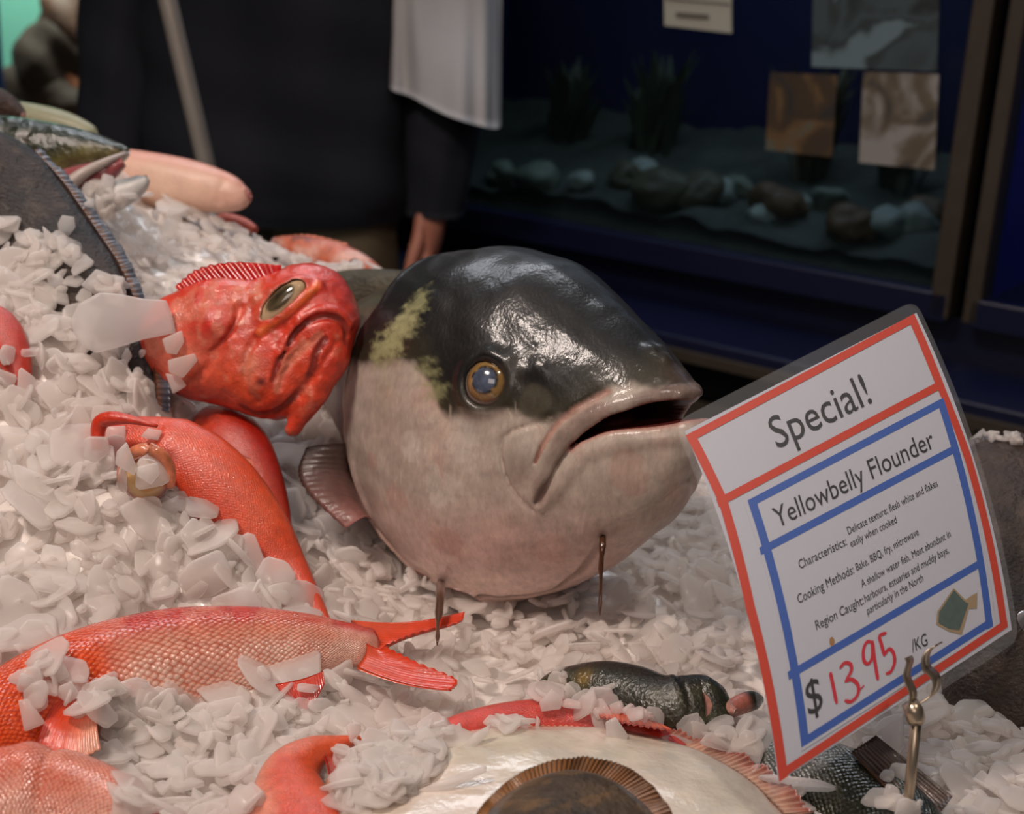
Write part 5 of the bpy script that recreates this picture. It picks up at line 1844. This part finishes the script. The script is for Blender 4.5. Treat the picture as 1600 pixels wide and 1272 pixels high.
        prof = np.stack([front - nn, front + nn, front + nn + wd, front - nn + wd], 1).reshape(-1, 3)
        f = quad_grid(50, 4, True).tolist() + [[0, 1, 2, 3], [199, 198, 197, 196]]
        mesh_obj(nm, prof, f, met, h, True)


price_sign()
# ------------------------------------------------------------------ person behind the counter, pole and cloth
def person():
    M_skin = simple_mat('skin', L(186, 120, 98), 0.5, noise=0.08, nscale=20)
    M_jacket = simple_mat('navy_fleece', L(17, 19, 29), 0.85, noise=0.2, nscale=12, bump=0.4, bscale=60)
    M_trouser = simple_mat('khaki_cloth', L(112, 98, 76), 0.8, noise=0.12, nscale=20, bump=0.3, bscale=90)
    M_shoe = simple_mat('black_shoe', L(20, 20, 20), 0.5)
    M_hair = simple_mat('dark_hair', L(40, 30, 24), 0.6)
    c = P(432, 330, 2.16)
    bx, by = c[0], c[1]
    W = lambda x, y, z: np.array([bx + x, by + y, z])
    t = thing('person', 'person in a dark navy jacket and khaki trousers standing with arms hanging behind the ice', 'person', (bx, by, 0))
    # one continuous body grown from a skeleton
    J, E_, R_ = [], [], []

    def add(p, r, par=None):
        J.append(p); R_.append(r)
        if par is not None:
            E_.append((par, len(J) - 1))
        return len(J) - 1
    pel = add((0, 0, .93), .12); sp = add((0, .0, 1.12), .13, pel); ch = add((0, .01, 1.32), .15, sp); nb = add((0, .01, 1.46), .075, ch); nk = add((0, 0, 1.53), .055, nb)
    h1 = add((0, -.02, 1.62), .085, nk); h2 = add((0, -.01, 1.70), .095, h1); add((0, .0, 1.76), .07, h2)
    for s in (-0.85, 0.90):
        sh = add((s * .18, .01, 1.42), .062, ch); el = add((s * .262, .03, 1.13), .044, sh); fa = add((s * .272, .0, .98), .038, el); wr = add((s * .268, -.028, .83), .026, fa)
        pm = add((s * .262, -.035, .775), .032, wr)
        for i, (dy, ln) in enumerate(((-.03, .072), (-.010, .08), (.010, .075), (.028, .06))):
            k1 = add((s * .258, -.042 + dy * 1.1, .735), .0095, pm)
            k2 = add((s * .248, -.046 + dy * 1.1, .735 - ln * .55), .0085, k1)
            add((s * .232, -.048 + dy * 1.1, .735 - ln), .007, k2)
        t1 = add((s * .248, -.07, .785), .0115, pm); t2 = add((s * .238, -.084, .752), .0095, t1); add((s * .232, -.09, .725), .008, t2)
        hp = add((s * .09, 0, .87), .098, pel); kn = add((s * .10, -.01, .50), .058, hp); an = add((s * .105, .02, .09), .038, kn); add((s * .12, -.14, .04), .032, an)
    me = bpy.data.meshes.new('body')
    me.from_pydata([tuple(map(float, p)) for p in J], E_, [])
    b = bpy.data.objects.new('body', me)
    COL.objects.link(b)
    b.parent = t
    me.materials.append(M_skin)
    sk = b.modifiers.new('skin', 'SKIN')
    sk.use_smooth_shade = True
    for i, r in enumerate(R_):
        me.skin_vertices[0].data[i].radius = (r, r * (0.72 if i in (0, 1, 2) else 1.0))
    me.skin_vertices[0].data[0].use_root = True
    ss = b.modifiers.new('sub', 'SUBSURF')
    ss.levels = ss.render_levels = 2

    def rings(name, rows, mat, nv=40, fold=0.0, seed=0, parent=t, cap=False):
        """garment tube: rows x, y, z, rx, ry in the person's frame"""
        r = catmull(rows, 44)
        th = np.linspace(0, 2 * np.pi, nv, endpoint=False)
        v = []
        for i, a in enumerate(r):
            k = 1 + fold * np.sin(3 * th + a[2] * 9 + seed) + fold * 0.8 * np.sin(7 * th - a[2] * 17 + seed * 2) + fold * np.sin(a[2] * 55 + th * 2)
            v.append(np.stack([bx + a[0] + a[3] * np.cos(th) * k, by + a[1] + a[4] * np.sin(th) * k, np.full(nv, a[2])], 1))
        f = quad_grid(44, nv, True).tolist()
        f.append(list(range(nv)))
        if cap:
            f.append(list(range(43 * nv, 44 * nv))[::-1])
        return mesh_obj(name, np.vstack(v), f, mat, parent, True)
    j = rings('jacket', [(0, 0, .805, .198, .155), (0, 0, .85, .205, .16), (0, 0, 1.0, .19, .148), (0, 0, 1.2, .195, .145), (0, .01, 1.36, .215, .14), (0, .01, 1.44, .19, .115), (0, 0, 1.5, .085, .085)], M_jacket, 60, 0.018, 1)
    rings('waistband', [(0, 0, .80, .196, .153), (0, 0, .82, .203, .159), (0, 0, .845, .204, .16)], M_jacket, 60, 0.004, 2, j)
    for s in (-0.85, 0.90):
        rings('sleeve', [(s * .268, -.02, .81, .044, .05), (s * .272, -.01, .90, .056, .06), (s * .27, .01, 1.0, .064, .066), (s * .262, .025, 1.13, .068, .07), (s * .235, .02, 1.27, .076, .08), (s * .19, .01, 1.41, .085, .085), (s * .15, .01, 1.455, .05, .06)], M_jacket, 36, 0.03, 3 + s)
        rings('trouser_leg', [(s * .108, .02, .06, .07, .09), (s * .106, .0, .3, .08, .09), (s * .102, -.01, .5, .088, .092), (s * .095, 0, .75, .098, .112), (s * .085, 0, .90, .095, .11)], M_trouser, 36, 0.02, 6 + s)
        rings('shoe', [(s * .118, -.07, .012, .05, .15), (s * .118, -.065, .05, .052, .15), (s * .114, -.02, .09, .05, .10), (s * .11, .02, .11, .045, .06)], M_shoe, 30, 0.0, 0, cap=True)
    hv = rings('hair', [(0, .02, 1.62, .10, .085), (0, .012, 1.70, .108, .11), (0, .01, 1.77, .092, .095), (0, .008, 1.81, .05, .055), (0, .008, 1.82, .01, .01)], M_hair, 30, 0.01, 0)

    # white cloth hanging over the forearm
    M_cloth = simple_mat('white_cloth', L(170, 166, 166), 0.8, noise=0.06, nscale=20, bump=0.25, bscale=120)
    hem = refine([(597, 118), (612, 140), (640, 150), (662, 162), (700, 181), (740, 194), (772, 201), (782, 198)], 60)
    top = refine([(590, -150), (615, -150), (640, -150), (664, -150), (700, -150), (740, -150), (772, -150), (786, -150)], 60)
    nvv = 24
    V = []
    for i in range(60):
        a = i / 59
        for jx in range(nvv):
            k = jx / (nvv - 1)
            x = hem[i][0] * (1 - k) + top[i][0] * k; y = hem[i][1] * (1 - k) + top[i][1] * k
            bulge = 0.085 * math.sin(math.pi * min(max(a, 0), 1)) ** 0.8
            d = 2.075 - bulge + (1 - 0.5 * k) * 0.011 * math.sin(a * 17 + 2.2 * math.sin(k * 2 + a * 5)) + (1 - k) * 0.006 * math.sin(a * 38 + 2 + 3 * math.sin(a * 7)) + 0.004 * math.sin(k * 9 + a * 5)
            V.append(P(x, y, d))
    V = np.array(V)
    G = V.reshape(60, nvv, 3)
    N = nrm(np.cross(np.gradient(G, axis=0), np.gradient(G, axis=1))).reshape(-1, 3)
    back = V - N * np.sign((N * (CAM - V)).sum(1))[:, None] * 0.003
    f = quad_grid(60, nvv); n = 60 * nvv
    edge = [i * nvv for i in range(60)] + [59 * nvv + j_ for j_ in range(1, nvv)] + [i * nvv + nvv - 1 for i in range(58, -1, -1)] + [j_ for j_ in range(nvv - 2, 0, -1)]
    ff = f.tolist() + (f[:, ::-1] + n).tolist() + [[p_, p_ + n, q_ + n, q_] for p_, q_ in zip(edge, edge[1:] + edge[:1])]
    setp(mesh_obj('draped_cloth', np.vstack([V, back]), ff, M_cloth, loc=P(690, 190, 2.03)), 'white cloth with soft folds hanging over the arm of the navy jacketed person', 'cloth')

    # metal pole standing between counter and person
    a, b_ = P(262, 0, 1.56), P(323, 262, 1.615)
    dr = (b_ - a); 
    lo = a + dr * (a[2] / (a[2] - b_[2])) * 0.998; hi = a - dr * 2.2
    pl = thing('metal_pole', 'leaning grey metal pole in front of the navy jacket', 'pole', lo)
    met = simple_mat('dull_steel', L(156, 148, 140), 0.5, 0.5, noise=0.15, nscale=30)
    tube('shaft', [lo + Z3 * 0.003, a, hi], .0105, met, pl, 24)
    tube('end_cap', [lo, lo + (hi - lo) * 0.012], .014, simple_mat('black_rubber', L(20, 20, 20), 0.6), pl, 20)


person()
# ------------------------------------------------------------------ loose ice flakes
M_ice = ice_mat('clear_ice_flake', L(250, 244, 240), 0.42, 0.32, 0.62)
bpy.context.view_layer.update()
_dg = bpy.context.evaluated_depsgraph_get()


def world_tris(objs):
    V, F, k = [], [], 0
    for o in objs:
        me = o.evaluated_get(_dg).data
        n = len(me.vertices)
        co = np.empty(n * 3); me.vertices.foreach_get('co', co)
        M_ = np.array(o.matrix_world)
        V.append(co.reshape(-1, 3) @ M_[:3, :3].T + M_[:3, 3])
        F += [[i + k for i in p.vertices] for p in me.polygons]
        k += n
    return np.vstack(V), F


def top_of(o):
    while o.parent is not None:
        o = o.parent
    return o


fish_objs = [o for o in scene.objects if o.type == 'MESH' and top_of(o).get('category') in ('fish', 'sign', 'sign holder')]
FV, FF_ = world_tris(fish_objs)
fish_bvh = BVHTree.FromPolygons(FV.tolist(), FF_)
body_objs = [o for o in fish_objs if o.name.split('.')[0] == 'body']
BV, BF = world_tris(body_objs)
body_bvh = BVHTree.FromPolygons(BV.tolist(), BF)
ice_o = bpy.data.objects['packed_ice']
IV, IF = world_tris([ice_o])
all_bvh = BVHTree.FromPolygons(np.vstack([FV, IV]).tolist(), FF_ + [[i + len(FV) for i in f] for f in IF])


def inside(p):
    r = body_bvh.find_nearest(Vector(p), 0.08)
    if r[0] is None:
        return 1.0
    return (Vector(p) - r[0]).dot(r[1]) if (Vector(p) - r[0]).dot(r[1]) < 0 else r[3]


def ice_normal(xy):
    e = 0.004
    zx = (ice_z(xy + [e, 0]) - ice_z(xy - [e, 0])) / (2 * e)
    zy = (ice_z(xy + [0, e]) - ice_z(xy - [0, e])) / (2 * e)
    return nrm(np.column_stack([-zx, -zy, np.ones(len(xy))]))


def flake_geo(c, n, size, asp, thick, r, tilt=0.4):
    """one rounded splinter of flake ice: an irregular convex polygon with softened rims"""
    t = nrm(n + r.normal(size=3) * tilt)
    a = nrm(np.cross(t, r.normal(size=3)))
    b = np.cross(t, a)
    m = r.integers(4, 8)
    th = np.sort((np.arange(m) + r.uniform(-0.33, 0.33, m)) / m * 2 * np.pi)
    rad = r.uniform(0.72, 1.08, m)
    # cut the corners so the outline looks melted
    th2, rd2 = [], []
    for i in range(m):
        j = (i + 1) % m
        p0 = np.array([math.cos(th[i]), math.sin(th[i])]) * rad[i]
        p1 = np.array([math.cos(th[j]), math.sin(th[j])]) * rad[j]
        for k in (0.14, 0.86):
            th2.append(p0 * (1 - k) + p1 * k)
    poly = np.array(th2) * np.array([size * 0.5, size * 0.5 * asp])
    return prism(poly, c, a, b, t, thick, r.normal(size=2) * 0.08)


def prism(poly, c, a, b, t, thick, wedge=(0, 0)):
    q = len(poly)
    L_ = []
    for h, s in ((-0.5, 0.90), (-0.22, 1.0), (0.22, 1.0), (0.5, 0.90)):
        pp = poly * s
        hh = thick * h * (1 + (pp @ np.asarray(wedge)) / (np.abs(poly).max() + 1e-9) * 3)
        L_.append(c + pp[:, :1] * a + pp[:, 1:] * b + hh[:, None] * t)
    V = np.vstack(L_)
    F = [list(range(q))[::-1], list(range(3 * q, 4 * q))]
    for k in range(3):
        for i in range(q):
            F.append([k * q + i, k * q + (i + 1) % q, (k + 1) * q + (i + 1) % q, (k + 1) * q + i])
    return V, F


flakes = []      # (verts, faces, centre, size)


def add_flake(c, n, size, asp, thick, r, tilt=0.4):
    V, F = flake_geo(np.asarray(c), n, size, asp, thick, r, tilt)
    flakes.append((V, F, np.asarray(c), size * math.sqrt(asp)))


fr = np.random.default_rng(99)
# a carpet of flakes over the whole bed, several layers deep
NF = 11000
cand = np.column_stack([fr.uniform(-0.52, 0.50, NF), fr.uniform(0.50, 1.42, NF)])
cand = cand[cand[:, 1] < yb(cand[:, 0]) - 0.03]
cx_, cy_, _cd = proj(np.column_stack([cand, ice_z(cand)]))
cand = cand[(cx_ > -260) & (cx_ < 1860) & (cy_ < 1420)]
cn = ice_normal(cand)
# steep faces get as many flakes per area as flat ones
extra = cand[fr.random(len(cand)) < np.clip(1 / cn[:, 2] - 1, 0, 1.5)]
extra = extra + fr.normal(size=extra.shape) * 0.006
cand = np.vstack([cand, extra])
cz = ice_z(cand); cn = ice_normal(cand)
px_, py_, pd_ = proj(np.column_stack([cand, cz]))
for i in range(len(cand)):
    far = pd_[i] > 1.12
    left = px_[i] < 560 and not far
    base_sz = 0.0245 if left else (0.020 if not far else 0.016)
    sz = float(np.clip(fr.lognormal(math.log(base_sz), 0.40), 0.007, 0.052))
    if far and fr.random() < 0.25:
        continue
    c = np.array([cand[i, 0], cand[i, 1], cz[i]]) + cn[i] * (fr.uniform(-0.004, 0.005))
    d = inside(c)
    if d < 0.0015:
        continue
    add_flake(c, cn[i], sz, fr.uniform(0.35, 0.95), fr.uniform(0.0018, 0.0034), fr, 0.42 if not far else 0.3)


def cover(poly, n, size, r, tilt=0.35, lift=0.002):
    """flakes strewn over whatever surface shows inside a photo polygon"""
    poly = np.array(poly, float)
    lo, hi = poly.min(0), poly.max(0)
    k = 0
    tries = 0
    while k < n and tries < n * 30:
        tries += 1
        x, y = r.uniform(lo, hi)
        ins = False
        for (x0, y0), (x1, y1) in zip(poly, np.roll(poly, -1, 0)):
            if (y0 > y) != (y1 > y) and x < (x1 - x0) * (y - y0) / (y1 - y0) + x0:
                ins = not ins
        if not ins:
            continue
        d = nrm(P(x, y, 1.0) - CAM)
        h = all_bvh.ray_cast(Vector(CAM), Vector(d))
        if h[0] is None:
            continue
        nn = np.array(h[1])
        if nn @ d > 0:
            nn = -nn
        s = float(np.clip(r.lognormal(math.log(size), 0.3), 0.006, 0.035))
        add_flake(np.array(h[0]) + nn * (lift + r.uniform(0, 0.004)), nn, s, r.uniform(0.45, 0.95), r.uniform(0.0018, 0.003), r, tilt)
        k += 1


cr = np.random.default_rng(5)
cover([(200, 735), (250, 725), (285, 790), (280, 840), (220, 830), (180, 780)], 26, 0.0213, cr)
cover([(150, 700), (185, 690), (215, 730), (190, 760), (150, 760)], 12, 0.0175, cr)
cover([(280, 815), (330, 830), (372, 880), (430, 935), (400, 940), (330, 890), (270, 850)], 26, 0.0175, cr)
cover([(120, 1075), (200, 1070), (300, 1115), (420, 1075), (520, 1070), (560, 1110), (480, 1160), (300, 1180), (200, 1160), (130, 1110)], 110, 0.0225, cr, 0.3)
cover([(60, 1035), (110, 1035), (120, 1080), (60, 1110), (10, 1070), (0, 1040)], 16, 0.0187, cr)
cover([(160, 1120), (240, 1130), (300, 1272), (180, 1272), (170, 1200)], 34, 0.0225, cr)
cover([(300, 1150), (420, 1130), (400, 1272), (260, 1272)], 40, 0.0250, cr)
cover([(540, 1150), (700, 1130), (690, 1160), (640, 1175), (600, 1210), (560, 1270), (520, 1272), (535, 1200)], 60, 0.0187, cr)
cover([(530, 1190), (640, 1165), (720, 1155), (690, 1190), (640, 1230), (600, 1272), (540, 1272)], 60, 0.0250, cr)
cover([(690, 1150), (760, 1130), (850, 1128), (850, 1140), (720, 1150)], 10, 0.0150, cr)
cover([(840, 1080), (900, 1082), (950, 1100), (1010, 1110), (1060, 1125), (1000, 1130), (860, 1112)], 26, 0.0163, cr)
cover([(862, 1050), (895, 1056), (880, 1075), (860, 1070)], 6, 0.0112, cr)
cover([(1066, 1132), (1180, 1134), (1190, 1168), (1120, 1160)], 16, 0.0200, cr)
cover([(1390, 1190), (1430, 1230), (1440, 1272), (1360, 1272)], 8, 0.0200, cr)
cover([(0, 345), (40, 365), (110, 385), (170, 440), (200, 470), (0, 470)], 60, 0.0225, cr)
cover([(0, 500), (25, 560), (40, 620), (0, 640)], 7, 0.0150, cr)
cover([(170, 540), (236, 540), (240, 610), (190, 640)], 16, 0.0150, cr)
cover([(1525, 680), (1600, 690), (1600, 702), (1530, 692)], 14, 0.0100, cr, 0.6)
cover([(1480, 1140), (1560, 1170), (1600, 1190), (1600, 1272), (1490, 1272)], 40, 0.0250, cr)
cover([(130, 285), (200, 285), (205, 330), (140, 330)], 14, 0.0150, cr)

# the biggest pieces, each with its own outline
ICE_LABELS = []


def big_piece(pts, d, label, thick=0.0035, tilt=(0, 0), name='ice_flake', group=None):
    q = np.array(pts, float)
    c0 = q.mean(0)
    # soften the corners
    sm = []
    for i in range(len(q)):
        p, a, b = q[i], q[i - 1], q[(i + 1) % len(q)]
        sm += [p * 0.86 + a * 0.14, p * 0.96 + a * 0.02 + b * 0.02, p * 0.86 + b * 0.14]
    q = np.array(sm)
    c = P(c0[0], c0[1], d)
    t = nrm(CAM - c); t = nrm(t + tilt[0] * RT + tilt[1] * UP)
    a = nrm(RT - t * (RT @ t)); b = np.cross(t, a)
    W_ = []
    for x, y in q:                      # where the outline meets the piece's own plane
        k = nrm(P(x, y, 1.0) - CAM)
        W_.append(CAM + k * (((c - CAM) @ t) / (k @ t)) - c)
    W_ = np.array(W_)
    V, F = prism(np.stack([W_ @ a, W_ @ b], 1), c, a, b, t, thick)
    return setp(mesh_obj(name, V, F, M_ice, None, True, loc=c), label, 'ice', group)


def dsurf(pts, lift=0.004):
    c = np.mean(np.array(pts, float), 0)
    h = all_bvh.ray_cast(Vector(CAM), Vector(nrm(P(c[0], c[1], 1.0) - CAM)))
    return float((np.array(h[0]) - CAM) @ FW) - lift


for pts, lift, label, th in [
    ([(108, 505), (123, 475), (155, 457), (184, 459), (225, 467), (260, 469), (270, 497), (275, 520), (225, 530), (184, 543), (150, 552), (126, 540)], .03, 'largest flat ice slab, jutting over the tail end of the rockfish', .005),
    ([(225, 642), (240, 632), (270, 621), (284, 648), (292, 682), (262, 672), (232, 660)], .008, 'rounded ice slab below the rockfish and above the arched red fish', .006),
    ([(253, 530), (284, 516), (288, 534), (276, 554), (260, 552)], .006, 'square ice flake under the corner of the large slab on the rockfish', .003),
    ([(262, 563), (304, 552), (309, 563), (286, 591), (264, 582)], .006, 'wide ice flake stuck to the lower belly of the rockfish', .003),
    ([(258, 583), (280, 587), (292, 603), (270, 616)], .008, 'small ice flake lowest on the rockfish belly', .003),
    ([(167, 667), (196, 665), (197, 685), (163, 689)], .005, 'square ice chip on the snout of the arched red fish', .0025),
    ([(219, 683), (231, 669), (254, 673), (247, 688)], .005, 'slanted ice chip on the forehead of the arched red fish', .0025),
    ([(90, 349), (97, 336), (116, 339), (118, 355), (104, 374), (93, 368)], .006, 'rounded ice flake standing highest on the dark flatfish', .004),
    ([(44, 368), (75, 391), (57, 397), (44, 386)], .006, 'pointed ice flake on the dark flatfish at its lower left', .004),
    ([(66, 352), (91, 374), (85, 394), (71, 386)], .008, 'upright pointed ice flake on the dark flatfish beside the highest round one', .004),
    ([(20, 362), (26, 358), (33, 361), (22, 370)], .004, 'tiny lone ice chip on the dark flatfish nearest the left edge', .003),
    ([(0, 450), (30, 436), (62, 462), (40, 480), (5, 476)], .010, 'large rounded ice flake on the heap at the left edge under the dark flatfish', .004),
    ([(20, 486), (60, 470), (94, 492), (90, 515), (40, 520)], .012, 'large pale ice flake left of the slab on the heap', .004),
    ([(126, 446), (150, 420), (176, 430), (178, 452), (150, 462)], .008, 'pale ice flake between the large slab and the dark fin edge', .004),
    ([(666, 1051), (728, 1074), (732, 1112), (690, 1128), (628, 1122), (640, 1088)], .012, 'big square ice slab at the end of the snapper tail', .006),
    ([(241, 1127), (287, 1133), (300, 1163), (282, 1209), (256, 1194)], .010, 'tall pointed ice flake in the lower left ice below the snapper belly', .004),
    ([(169, 1133), (215, 1120), (241, 1138), (246, 1174), (200, 1174)], .009, 'wide ice flake left of the tall pointed one below the snapper', .004),
    ([(297, 1153), (328, 1097), (379, 1086), (395, 1112), (359, 1138), (328, 1158)], .010, 'large ice flake leaning on the middle of the snapper belly', .004),
    ([(136, 1071), (179, 1056), (202, 1081), (154, 1097), (134, 1099)], .006, 'flat ice flake lying on the snapper behind its pectoral fin', .003),
    ([(64, 1036), (98, 1034), (110, 1056), (86, 1070)], .006, 'ice flake on the snapper head near the left edge', .004),
    ([(92, 1072), (112, 1064), (126, 1086), (106, 1100), (90, 1088)], .006, 'ice flake above the pectoral fin of the snapper', .004),
    ([(28, 1094), (44, 1092), (72, 1130), (38, 1144)], .006, 'upright ice flake left of the snapper pectoral fin', .004),
    ([(241, 825), (246, 789), (279, 774), (279, 794), (259, 830)], .008, 'leaning ice flake against the throat of the arched red fish', .004),
    ([(182, 706), (198, 690), (214, 730), (210, 744), (180, 726)], .008, 'ice flake covering the mouth of the arched red fish', .004),
    ([(214, 730), (246, 722), (250, 740), (236, 758), (214, 744)], .012, 'ice flake lying over the eye of the arched red fish', .004),
    ([(930, 1098), (948, 1080), (964, 1086), (972, 1108), (940, 1118)], .008, 'ice flake leaning on the side of the dark green fish', .003),
    ([(842, 1098), (862, 1076), (880, 1090), (876, 1108), (846, 1112)], .008, 'round ice flake at the tail end of the dark green fish', .004),
    ([(930, 1076), (960, 1066), (964, 1072), (948, 1084)], .005, 'thin ice flake lying on top of the dark green fish', .0025),
    ([(1500, 1208), (1530, 1192), (1546, 1200), (1536, 1214), (1512, 1218)], .012, 'almond shaped ice flake right of the brown fin by the rod', .005),
    ([(1512, 1230), (1545, 1212), (1580, 1224), (1560, 1236), (1530, 1240)], .014, 'long ice flake in front of the turbot at the bottom right', .005),
    ([(640, 1240), (700, 1215), (760, 1195), (760, 1206), (700, 1236)], .006, 'long thin ice flake lying on the left edge of the white flatfish', .003),
    ([(716, 1176), (740, 1146), (766, 1132), (764, 1146), (738, 1172)], .008, 'curved ice flake resting between the red back and the white flatfish', .003),
    ([(946, 1128), (962, 1120), (982, 1150), (972, 1170), (948, 1160)], .006, 'clear ice flake bridging the red back and the white flatfish edge', .003)]:
    big_piece(pts, dsurf(pts, lift), label, th)

# pick the flakes that show largest; the rest become one loose mass
allV = np.vstack([f[0] for f in flakes])
allF, own, k = [], [], 0
for i, f in enumerate(flakes):
    allF += [[a + k for a in q] for q in f[1]]
    own += [i] * len(f[1])
    k += len(f[0])
ice_bvh = BVHTree.FromPolygons(allV.tolist(), allF)
score = []
for i, (V, F, c, s) in enumerate(flakes):
    x, y, d = proj(c)
    if not (12 < x < 1588 and 12 < y < 1262):
        continue
    q = V[len(V) * 3 // 4:]
    vis = 0
    probes = [c] + [c * 0.45 + p * 0.55 for p in q[::3]]
    for p in probes:
        dv = Vector(nrm(p - CAM))
        h = ice_bvh.ray_cast(Vector(CAM), dv)
        if h[0] is None or own[h[2]] != i:
            continue
        g = fish_bvh.ray_cast(Vector(CAM), dv)
        if g[0] is not None and g[3] < h[3] - 0.001:
            continue
        vis += 1
    frac = vis / len(probes)
    if frac < 0.6:
        continue
    u_, v_, _ = proj(V)
    score.append(((u_.max() - u_.min()) * (v_.max() - v_.min()) * frac, i, x, y, d))
score.sort(reverse=True)
chosen = set()


def region(x, y, d):
    if d > 1.12:
        return 'on the rear ice bank behind the rockfish', 'flakes on the rear ice bank'
    if x < 330 and y < 640:
        return 'on the steep left heap beside the dark flatfish', 'flakes on the upper left heap'
    if x < 470 and y < 1010:
        return 'on the left heap between the arched red fish and the snapper', 'flakes on the middle left heap'
    if x < 560:
        return 'in the lower left corner around the snapper belly', 'flakes round the snapper belly'
    if x < 800 and y > 1030:
        return 'between the snapper tail and the white flatfish', 'flakes left of the white flatfish'
    if x < 760:
        return 'between the arched red fish and the kingfish head', 'flakes left of the kingfish head'
    if y > 1020 and x < 1200:
        return 'around the dark green fish', 'flakes round the dark green fish'
    if x < 1250:
        return 'on the flat bed below the kingfish chin', 'flakes under the kingfish chin'
    return 'at the lower right behind the sign holder', 'flakes behind the sign holder'


for s_, i, x, y, d in score[:260]:
    V, F, c, sz = flakes[i]
    where, grp = region(x, y, d)
    setp(mesh_obj('ice_flake', V, F, M_ice, None, True, loc=c), f'translucent white ice flake {where}', 'ice', grp)
    chosen.add(i)
V_, F_, k = [], [], 0
for i, (V, F, c, sz) in enumerate(flakes):
    if i in chosen:
        continue
    V_.append(V); F_ += [[a + k for a in q] for q in F]; k += len(V)
setp(mesh_obj('crushed_ice', np.vstack(V_), F_, M_ice, None, True, loc=(0, 0.9, 0.76)), 'loose crushed flake ice strewn over the whole display', 'ice', kind='stuff')
